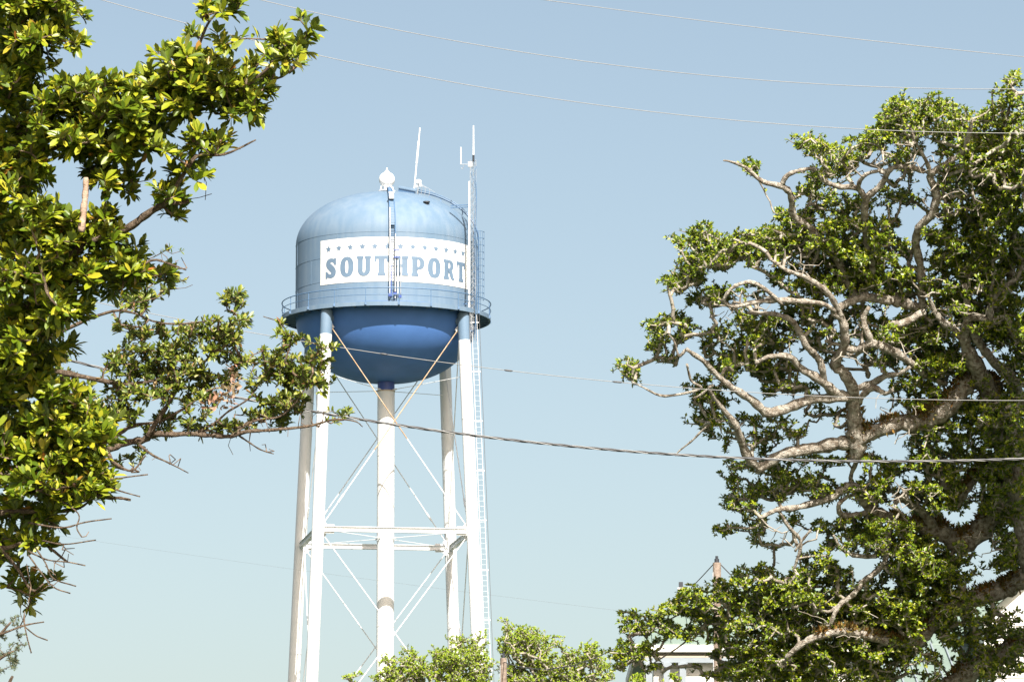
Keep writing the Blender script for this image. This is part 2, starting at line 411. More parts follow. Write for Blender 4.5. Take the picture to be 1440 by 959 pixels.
def gR(g):
    g.rect(1.4, 9.4, 2, 25); g.rect(0, 9, 23.4, 27.4); g.rect(0, 10, -.2, 3.8)
    g.ring(9.6, 19.4, 9.2, 7.8, 2.6, 4.0, -90, 90, 20, .9); g.rect(8, 9.8, 23.6, 27.2); g.rect(8, 9.8, 11.6, 15)
    g.ribbon([(10, 13, 5.6), (13, 10.5, 6.2), (14.8, 6, 6), (17, 1.8, 4.2), (20, 1.6, 3)])
for (fn, a0, word) in ((gS, -39.6, 'S'), (gO, -28.4, 'O'), (gU, -17.2, 'U'), (gT, -6.1, 'T'), (gH, 6.0, 'H'), (gP, 16.8, 'P'), (gO, 28.0, 'O'), (gR, 39.4, 'R'), (gT, 50.6, 'T')):
    gl = Glyph(a0, 408.3); fn(gl)
    gl.mb.build('letter', M['letter'], sign, label='grey-blue slab serif letter ' + word)
for k in range(13):
    a = -37.4 + 7.9 * k; g_ = MB(); c = wallp(a, 368, RSg + .012); V = [c]
    for j in range(10):
        rr = 5.3 if j % 2 == 0 else 2.4; t = PI / 2 + j * PI / 5
        V.append(wallp(a + rr * math.cos(t) * DEG, 368 - rr * math.sin(t), RSg + .012))
    g_.add(V, [(0, 1 + j, 1 + (j + 1) % 10) for j in range(10)]); g_.build('star', M['letter'], sign)
# two little lightning-bolt drips under the sign's corners
for a in (-38.6, 60.5):
    q = MB(); q.add([wallp(a, 411, RSg + .014), wallp(a + .5, 411.2, RSg + .014), wallp(a + .1, 414.6, RSg + .014)], [(0, 1, 2)]); q.build('paint_mark', M['letter'], sign)
# ladder up tank and dome
def rail_path(adeg, lift):
    pts = [wallp(adeg, l, RT + lift) for l in (441, 420, 400, 380, 360, 349)]
    pts += [dome_pt(adeg, r, lift) for r in (126, 121, 112, 98, 80, 60, 40, 22, 10)]
    return catmull(np.array(pts), 5)
ld = MB(); pa, pb = rail_path(3.2, .22), rail_path(6.6, .22)
for pp in (pa, pb): ld.tube(pp, .035, 6)
for i in range(0, len(pa), 1): ld.tube([pa[i], pb[i]], .014, 5)
for i in range(0, len(pa), 12):
    n_ = pa[i] - np.array([X0, Y0, lz(400)]); n_ /= np.linalg.norm(n_)
    for pp in (pa, pb): ld.tube([pp[i], pp[i] - n_ * .24], .02, 5)
ld.build('tank_ladder', M['blue2'], tower)
q = MB(); pc = rail_path(4.9, .2)[28:]
V = []
for p_, q_ in zip(pa[28:], pb[28:]): V += [p_ * .9 + q_ * .1, p_ * .1 + q_ * .9]
q.add(V, [(2 * i, 2 * i + 1, 2 * i + 3, 2 * i + 2) for i in range(len(V) // 2 - 1)])
q.build('ladder_plate', M['blue'], tower)
q = MB(); q.tube(rail_path(3.4, .34)[:38], .022, 6); q.build('climb_rail', M['white'], tower)
q = MB(); q.box(dome_pt(4.8, 104, .45), (.26, .22, .3)); q.box(dome_pt(4.8, 104, .45) + np.array([0, 0, .19]), (.32, .28, .05)); q.build('obstruction_lamp', M['white'], tower)
for a, l1, l0, mm in ((6.5, 352, 441, 'white'), (8.0, 372, 441, 'white'), (9.6, 378, 441, 'galv'), (4.2, 396, 441, 'under')):
    q = MB(); q.tube([wallp(a, l0, RT + .42), wallp(a, (l0 + l1) / 2, RT + .42), wallp(a, l1, RT + .42)], [.03, .026, .018], 6)
    for l in (436, 405): q.beam(wallp(a, l, RT), wallp(a, l, RT + .42), .03, .03)
    q.build('panel_antenna', M[mm], tower)
q = MB()
for a, l, sz_ in ((3.6, 437, (.2, .12, .16)), (6.2, 434.5, (.2, .12, .16)), (9.0, 438.5, (.2, .12, .16)), (7.2, 385, (.34, .05, .06)), (7.2, 375, (.30, .05, .05))):
    q = MB(); q.box(wallp(a, l, RT + .5), sz_); q.build('cable_clamp', M['under'], tower)
# dome furniture
q = MB(); c = dome_pt(0, 2); cx = P(0, 0, 253.)
prof = [(0.001, cx[2] - 11 * TS)] + [(11.3 * TS * math.sin(t), cx[2] - 11.0 * TS * math.cos(t)) for t in np.linspace(.1, PI - .3, 22)] + [(.12, cx[2] + 12 * TS), (.045, cx[2] + 14 * TS), (.03, cx[2] + 17 * TS)]
q.lathe((X0, Y0), prof, 40)
rdm = q.build('radome', M['signwhite'], tower, True)
q = MB()
for k in range(6):
    a = k * PI / 3 + .3; p0 = np.array([X0 + .34 * math.cos(a), Y0 + .34 * math.sin(a), cx[2] - 9.5 * TS]); p1 = np.array([X0 + .42 * math.cos(a), Y0 + .42 * math.sin(a), lz(275)])
    q.tube([p0, p1], .035, 6)
q.tube([(X0, Y0, cx[2] - 9 * TS), (X0, Y0, lz(275))], .12, 12)
q.tube([(X0, Y0, lz(268.6)), (X0, Y0, lz(269.8))], .5, 20)
q.build('radome_stand', M['white'], tower)
ZD = lz(273)
hp = np.array([X0 + 29 * TS, Y0 - 32 * TS, dome_pt(40, 44)[2] + .16])
hr = np.array(Matrix.Rotation(R(-13), 3, 'Y') @ Matrix.Rotation(R(16), 3, 'X')) if False else np.array(Matrix.Rotation(R(11), 3, 'Y') @ Matrix.Rotation(R(17), 3, 'X'))
hp = hp - np.array([0, 0, .20]); hp = hp + np.array([0, -.1, .06]); q = MB(); q.box(hp, (.95, .8, .36), hr, 1); q.box(hp + hr @ np.array([0, 0, .20]), (1.05, .9, .05), hr); q.build('roof_hatch', [M['blue'], M['blue2']], tower)
q = MB(); p = dome_pt(34, 103); q.lathe((p[0], p[1]), [(.10, p[2] - .2), (.10, p[2] + .06), (.2, p[2] + .06), (.19, p[2] + .13), (0.01, p[2] + .16)], 16); q.build('roof_vent', M['dark'], tower)
a0 = at(582, 271, TD - .5); a1 = at(590.5, 180, TD - .5)
q = MB(); q.tube([a0, a0 + (a1 - a0) * .45], .04, 8); q.tube([a0 + (a1 - a0) * .45, a0 + (a1 - a0) * .8], .06, 8); q.tube([a0 + (a1 - a0) * .8, a1], .035, 8); q.box(a0, (.2, .2, .16)); q.build('whip_antenna', M['signwhite'], tower)
q = MB(); c0 = at(588.5, 256, TD - 1)
q.lathe((c0[0], c0[1]), [(.001, c0[2] - .12), (.16, c0[2] - .10), (.18, c0[2] + .06), (.12, c0[2] + .12), (.001, c0[2] + .14)], 16)
q.box(c0 + np.array([.12, -.1, -.22]), (.14, .14, .14)); q.box(c0 + np.array([-.1, -.1, -.28]), (.1, .1, .12))
q.build('dish_antenna', M['signwhite'], tower)
q = MB(); q.tube([c0, at(587, 273, TD - 1)], .035, 6)
for dx in (4, 9, 15): q.tube(catmull(np.array([at(589, 262, TD - 1), at(589 + dx * .6, 259 + dx * .3, TD - 1), at(589 + dx, 264 + dx * .2, TD - 1), at(588 + dx, 274 + dx * .15, TD - 1)]), 5), .013, 5)
q.tube([at(590, 258, TD - 1), at(612, 271, TD - 1)], .010, 5)
q.build('antenna_cable', M['galv'], tower)
q = MB()
pth = [dome_pt(78, r, .22) for r in (44, 60, 76, 92, 106, 116, 123, 127)] + [wallp(78, l, RT + .2) for l in (352, 380, 440)]
pth = catmull(np.array(pth), 4); q.tube(pth, .045, 6); q.tube(pth + np.array([0, -.15, .1]), .025, 6)
for i in range(0, len(pth), 4): q.box(pth[i] - np.array([.03, 0, .1]), (.06, .06, .24))
q.build('conduit', M['blue2'], tower)
# lattice mast beside the ladder, outside the railing
mx, my = 122.5, -84.
def mp(dx, dy, level): return P(mx + dx, my + dy, level)
q = MB(); t_, b__ = 241, 492; tri = [(-3.9, -2), (3.9, -2), (0, 4.5)]
for x, y in tri: q.tube([mp(x, y, b__), mp(x, y, t_)], .02, 6)
nl = 42
for k in range(nl):
    la, lb = b__ + (t_ - b__) * k / nl, b__ + (t_ - b__) * (k + 1) / nl
    for e in range(3):
        (xa, ya), (xb, yb) = tri[e], tri[(e + 1) % 3]
        if k % 2: xa, ya, xb, yb = xb, yb, xa, ya
        q.tube([mp(xa, ya, la), mp(xb, yb, lb)], .009, 4, caps=False)
mast = q.build('lattice_mast', M['galv'], tower)
q = MB(); q.tube([mp(.5, 0, 243), mp(.5, 0, 234)], .06, 8, mi=1); q.tube([mp(.5, 0, 234), mp(.5, 0, 193)], [.05, .035], 8); q.build('whip_antenna', [M['signwhite'], M['dark']], tower)
q = MB(); q.tube([mp(-17, 0, 246), mp(-17, 0, 223)], .035, 8); q.tube([mp(-18, 0, 247), mp(2, 0, 247)], .02, 6, mi=1); q.tube([mp(-17, 0, 251), mp(-15, 0, 254), mp(-13, 0, 249)], .02, 6, mi=1); q.box(mp(-4, 0, 247), (.25, .2, .3), mi=1)
q.build('side_antenna', [M['signwhite'], M['galv']], tower)
q = MB(); q.tube([mp(-5.4, -3, 271), mp(-5.4, -3, 446)], .045, 10); q.build('white_mast_pole', M['signwhite'], tower)
q = MB(); q.tube(catmull(np.array([mp(4.4, -3, 250), mp(3, -3, 262), mp(5, -3, 290), mp(4, -3, 350), mp(6, -3, 400), mp(4, -3, 440), mp(5, -3, 492)]), 5), .018, 5)
q.tube(catmull(np.array([mp(-3, -3, 258), mp(4, -3, 285), mp(2, -3, 340), mp(5.6, -3, 420), mp(2, -3, 492)]), 5), .013, 5); q.build('coaxial_cable', M['blue2'], tower)
q = MB()
for l in (303, 306):
    e = dome_pt(50, 119, 0); q.beam(np.array([e[0], e[1], lz(l)]), mp(-3, 0, l), .06, .05)
for l in (440, 478):
    e = legp(0, l); q.beam(np.array([e[0], e[1], e[2]]), mp(0, 0, l), .06, .06)
q.build('mast_bracket', M['blue2'], tower)
def ladder(name, pts_l, pts_r, step, m, cage=None):
    q = MB(); L_ = np.asarray(pts_l); R_ = np.asarray(pts_r)
    q.tube(L_, .013, 6); q.tube(R_, .013, 6)
    n = int(np.linalg.norm(L_[-1] - L_[0]) / step)
    for k in range(n):
        t = (k + .5) / n; q.tube([L_[0] + (L_[-1] - L_[0]) * t, R_[0] + (R_[-1] - R_[0]) * t], .006, 5, caps=False)
    return q
q = ladder('cage_ladder', [P(126, -52, 447), P(126, -52, 333)], [P(133, -49, 447), P(133, -49, 333)], .3, 'blue2')
q.build('cage_ladder', M['blue2'], tower)
q = MB()
for l in np.arange(336, 432, 9.5):
    c = P(130.5, -57, l); q.tube([c + np.array([.30 * math.sin(t), -.30 * math.cos(t), 0]) for t in np.linspace(-2.2, 2.2, 12)], .014, 4)
for t in (-1.6, -.8, 0, .8, 1.6):
    q.tube([P(130.5, -57, 336) + np.array([.3 * math.sin(t), -.3 * math.cos(t), 0]), P(130.5, -57, 430) + np.array([.3 * math.sin(t), -.3 * math.cos(t), 0])], .012, 4)
q.build('ladder_cage', M['blue2'], tower)
# long ladder beside front right leg
la = [legp(0, 455) + np.array([.46, -.05, 0]), legp(0, GL) + np.array([.30, -.05, 0])]
lb = [p + np.array([.30, 0, 0]) for p in la]
q = ladder('leg_ladder', la, lb, .3, 'white')
for t in np.linspace(.01, 1, 17):
    a = la[0] + (la[1] - la[0]) * t; q.beam(a + np.array([-.4, 0, 0]), a + np.array([.4, 0, 0]), .05, .05)
q.build('leg_ladder', M['white'], tower)
q = MB(); q.tube([p + np.array([.44, 0, 0]) for p in la], .016, 6); q.build('climb_cable', M['cable'], tower)

# ------------------------------------------------------------------ leaves and trees
def leaf_object(name, Pb, D, N, L, W, rnd, material, parent, near=True):
    n = len(Pb); D = D / (np.linalg.norm(D, axis=1)[:, None] + 1e-9)
    S = np.cross(D, N); S /= np.linalg.norm(S, axis=1)[:, None] + 1e-9; N = np.cross(S, D)
    if near:
        T = [(0, 0, 0)]
        for t, wd in ((.22, .52), (.5, .92), (.78, .86)):
            for s in (-1, 0, 1): T.append((t, s * wd * .5, (abs(s) * .16 * wd - .28 * t * t)))
        T.append((1, 0, -.26)); T = np.array(T)
        F3 = [(0, 2, 1), (0, 3, 2), (10, 7, 8), (10, 8, 9)]; F4 = [(1, 2, 5, 4), (2, 3, 6, 5), (4, 5, 8, 7), (5, 6, 9, 8)]
    else:
        T = np.array([(0, 0, 0), (.55, -.5, .12), (.5, 0, -.08), (.55, .5, .12), (1, 0, -.22)])
        F3 = [(0, 2, 1), (0, 3, 2), (4, 1, 2), (4, 2, 3)]; F4 = []
    nv = len(T)
    bend = RNG.uniform(.3, 1.6, n)
    V = Pb[:, None] + D[:, None] * (T[None, :, 0:1] * L[:, None, None]) + S[:, None] * (T[None, :, 1:2] * W[:, None, None]) \
        + N[:, None] * (T[None, :, 2:3] * (W * bend)[:, None, None])
    V = V.reshape(-1, 3) - np.array(root_loc(parent))
    lp = np.array([i for f in F3 for i in f] + [i for f in F4 for i in f]); tot = np.array([3] * len(F3) + [4] * len(F4))
    loops = (lp[None] + (np.arange(n) * nv)[:, None]).ravel(); tt = np.tile(tot, n)
    me = bpy.data.meshes.new(name)
    me.vertices.add(len(V)); me.vertices.foreach_set('co', V.ravel().astype(np.float32))
    me.loops.add(len(loops)); me.loops.foreach_set('vertex_index', loops.astype(np.int32))
    me.polygons.add(len(tt)); st = np.concatenate([[0], np.cumsum(tt)[:-1]])
    me.polygons.foreach_set('loop_start', st.astype(np.int32)); me.polygons.foreach_set('loop_total', tt.astype(np.int32))
    if near: me.polygons.foreach_set('use_smooth', np.ones(len(tt), bool))
    me.update(calc_edges=True)
    at_ = me.attributes.new('rnd', 'FLOAT', 'POINT'); at_.data.foreach_set('value', np.repeat(rnd, nv).astype(np.float32))
    me.materials.append(material)
    o = bpy.data.objects.new(name, me); col.objects.link(o); o.parent = parent
    return o

def frustums(name, A, B, ra, rb, material, parent, n=5):
    D = B - A; L = np.linalg.norm(D, axis=1); ok = L > 1e-5; A, B, D, ra, rb = A[ok], B[ok], D[ok] / L[ok][:, None], ra[ok], rb[ok]
    ref = np.where(np.abs(D[:, 2:3]) < .9, np.array([[0, 0, 1.]]), np.array([[1., 0, 0]]))
    U = np.cross(D, ref); U /= np.linalg.norm(U, axis=1)[:, None]; Wv = np.cross(D, U)
    an = np.arange(n) * 2 * PI / n; c = np.cos(an)[None, :, None]; s = np.sin(an)[None, :, None]
    ringd = U[:, None] * c + Wv[:, None] * s
    V = np.concatenate([A[:, None] + ringd * ra[:, None, None], B[:, None] + ringd * rb[:, None, None]], 1).reshape(-1, 3) - np.array(root_loc(parent))
    q = np.array([(j, (j + 1) % n, n + (j + 1) % n, n + j) for j in range(n)]).ravel()
    m = len(A); loops = (q[None] + (np.arange(m) * 2 * n)[:, None]).ravel()
    me = bpy.data.meshes.new(name); me.vertices.add(len(V)); me.vertices.foreach_set('co', V.ravel().astype(np.float32))
    me.loops.add(len(loops)); me.loops.foreach_set('vertex_index', loops.astype(np.int32))
    me.polygons.add(m * n); me.polygons.foreach_set('loop_start', (np.arange(m * n) * 4).astype(np.int32)); me.polygons.foreach_set('loop_total', np.full(m * n, 4, np.int32))
    me.polygons.foreach_set('use_smooth', np.ones(m * n, bool)); me.update(calc_edges=True)
    me.materials.append(material); o = bpy.data.objects.new(name, me); col.objects.link(o); o.parent = parent
    return o

def sample_tips(ells, Y, dens, per, cr, thick, lean=0., pyc=500):
    """leaf-spray tips, in clumps, inside ellipses (cx,cy,rx,ry[,density factor[,depth offset]])"""
    out = []; ctr = []
    for e in ells:
        cx, cy, rx, ry = e[:4]; f = e[4] if len(e) > 4 else 1.; do = e[5] if len(e) > 5 else 0.
        nc = max(1, int(round(PI * rx * ry * dens * f / per + RNG.random() * .8)))
        for _ in range(nc):
            a = RNG.random() * 2 * PI; q = math.sqrt(RNG.random()) * .95
            x = cx + rx * q * math.cos(a); y = cy + ry * q * math.sin(a)
            tk = thick * math.sqrt(max(.15, 1 - q * q)); d = Y + do + lean * (y - pyc) * pxm(Y) + RNG.uniform(-tk, tk)
            c = at(x, y, d); s = cr * pxm(Y) * RNG.uniform(.7, 1.25)
            k = max(2, int(per * RNG.uniform(.6, 1.4)))
            v = RNG.normal(size=(k, 3)); v /= np.linalg.norm(v, axis=1)[:, None]
            v *= (RNG.random((k, 1)) ** .5); v[:, 2] = v[:, 2] * .62 + .12
            out.append(c + v * s); ctr.append(np.repeat(c[None], k, 0))
    return np.concatenate(out), np.concatenate(ctr)

def grow(base_pts, tips, step, jit, sag=0., penal=0.):
    """join every tip to the nearest wood already there, nearest first"""
    nb = len(base_pts); cap = nb + len(tips) * 14
    Nn = np.zeros((cap, 3)); Nn[:nb] = base_pts; par = np.full(cap, -1); n = nb
    d0 = np.full(len(tips), 1e9)
    for i in range(0, nb, 400): d0 = np.minimum(d0, np.min(np.linalg.norm(tips[:, None] - base_pts[None, i:i + 400], axis=2), axis=1))
    order = np.argsort(d0); tip_node = np.zeros(len(tips), int)
    for ti in order:
        t = tips[ti]; dd = Nn[:n] - t; d2 = np.einsum('ij,ij->i', dd, dd)
        # prefer wood that lies below and inside the tip
        j = int(np.argmin(d2 * (1 + .5 * (dd[:, 2] > 0)))); L = math.sqrt(d2[j])
        k = min(12, max(1, int(L / step))); prev = j; a = Nn[j].copy()
        perp = RNG.normal(size=3) * min(jit * L, jit * step * 3.5)
        for m in range(1, k + 1):
            f = m / k; p = a + (t - a) * f + perp * math.sin(PI * f) + (RNG.normal(size=3) * jit * step * .6 if m < k else 0) - np.array([0, 0, sag * L]) * math.sin(PI * f)
            Nn[n] = p; par[n] = prev; prev = n; n += 1
        tip_node[ti] = prev
        if n > cap - 20: break
    cnt = np.zeros(n)
    cnt[tip_node] += 1
    for i in range(n - 1, nb - 1, -1):
        if par[i] >= 0: cnt[par[i]] += cnt[i]
    return Nn[:n], par[:n], cnt, tip_node, nb

def limb_pts(spec, Y, sub=6, wob=.0, lean=0., pyc=560):
    """spec rows: px, py, radius px, depth offset"""
    S = catmull(np.array(spec, float), sub)
    W3 = at_many(S[:, 0], S[:, 1], Y + S[:, 3] + lean * (S[:, 1] - pyc) * pxm(Y) - (.08 if lean else 0)); r = S[:, 2] * pxm(Y)
    k = len(W3)
    nz = np.cumsum(RNG.normal(size=(k, 3)), 0); nz -= np.linspace(0, 1, k)[:, None] * nz[-1] 
    W3 = W3 + nz * r[:, None] * wob
    r = r * (1 + .10 * np.sin(np.arange(k) * 1.7 + RNG.random() * 6) + .06 * RNG.normal(size=k))
    return W3, np.maximum(r, .003)

def rosettes(Nn, par, tip_node, tips, ctrs, k, L, Lv, WL, near, spread=(.5, 1.25), back=3, gap=.03, outw=.6, tuft=.5):
    """leaves round each tip and along the last bit of twig"""
    Pb = []; D = []; N_ = []; ln = []
    for ti, tn in enumerate(tip_node):
        t = Nn[tn]; p = par[tn]
        ax = t - Nn[p] if p >= 0 else np.array([0, 0, 1.]); ax = ax / (np.linalg.norm(ax) + 1e-9)
        ow = t - ctrs[ti]; ow = ow / (np.linalg.norm(ow) + 1e-9)
        ax = ax * .6 + ow * outw + np.array([0, 0, .35]) + SUNV * .25; ax /= np.linalg.norm(ax)
        kk = max(3, int(k * RNG.uniform(.7, 1.3)))
        v = RNG.normal(size=(kk, 3)); v -= (v @ ax)[:, None] * ax; v /= np.linalg.norm(v, axis=1)[:, None] + 1e-9
        th = RNG.uniform(spread[0], spread[1], kk)[:, None]
        d = ax * np.cos(th) + v * np.sin(th)
        g1 = par[p] if p >= 0 and par[p] >= 0 else p
        g2 = par[g1] if g1 >= 0 and par[g1] >= 0 else g1
        chain = np.array([t, Nn[p], Nn[g1], Nn[g2]]) if p >= 0 else np.array([t, t, t, t])
        u_ = np.where(RNG.random(kk) < tuft, RNG.random(kk) * .45, RNG.random(kk) * 2.6)
        i_ = u_.astype(int); f_ = (u_ - i_)[:, None]
        Pb.append(chain[i_] * (1 - f_) + chain[i_ + 1] * f_); D.append(d)
        nn = ax * .5 + np.array([0, 0, .25]) + RNG.normal(size=(kk, 3)) * .42 + SUNV * .8
        N_.append(nn); ln.append(L * (1 + Lv * RNG.normal(size=kk)) * RNG.uniform(.8, 1.15))
    Pb = np.concatenate(Pb); D = np.concatenate(D); N_ = np.concatenate(N_); ln = np.clip(np.concatenate(ln), L * .45, L * 1.5)
    return Pb, D, N_, ln, ln * WL * RNG.uniform(.8, 1.2, len(ln))

def build_tree(root, Y, limbs, trunk, foliage, bare, P_):
    """limbs: (pts, radii) lists. foliage: list of tip sets"""
    base = []
    for pts, r in [trunk] + limbs: base.append(pts)
    base = np.concatenate(base)
    q = MB(); q.tube(trunk[0], trunk[1], 16, lump=.05); q.build('trunk', P_['bark'], root, True)
    for pts, r in limbs:
        q = MB(); q.tube(pts, r, 10, lump=.08); q.build('limb', P_['bark'], root, True)
    tips, ctrs = foliage
    print('TIPS', root.name, len(tips))
    nleafy = len(tips)
    if bare is not None: alltips = np.concatenate([tips, bare]); 
    else: alltips = tips
    Nn, par, cnt, tn, nb = grow(base, alltips, P_['step'], P_['jit'], P_.get('sag', 0))
    idx = np.arange(nb, len(Nn)); pr = par[idx]
    rad = lambda c: P_['r0'] * np.maximum(c, 1) ** .42
    ra = rad(np.where(pr < nb, cnt[idx], cnt[pr])); rb = rad(cnt[idx])
    frustums('twigs', Nn[pr], Nn[idx], np.minimum(ra, P_['rmax']), np.minimum(rb, P_['rmax']), P_['twig'], root, 5)
    Pb, D, N_, ln, wd = rosettes(Nn, par, tn[:nleafy], tips, ctrs, P_['k'], P_['L'], .2, P_['WL'], P_['near'], gap=P_['gap'], tuft=P_.get('tuft', .5), spread=P_.get('spread', (.5, 1.25)))
    rnd = np.clip(np.repeat(0, len(ln)) + RNG.random(len(ln)) , 0, 1)
    leaf_object('crown', Pb, D, N_, ln, wd, rnd, P_['leaf'], root, P_['near'])
    return Nn, par, tn

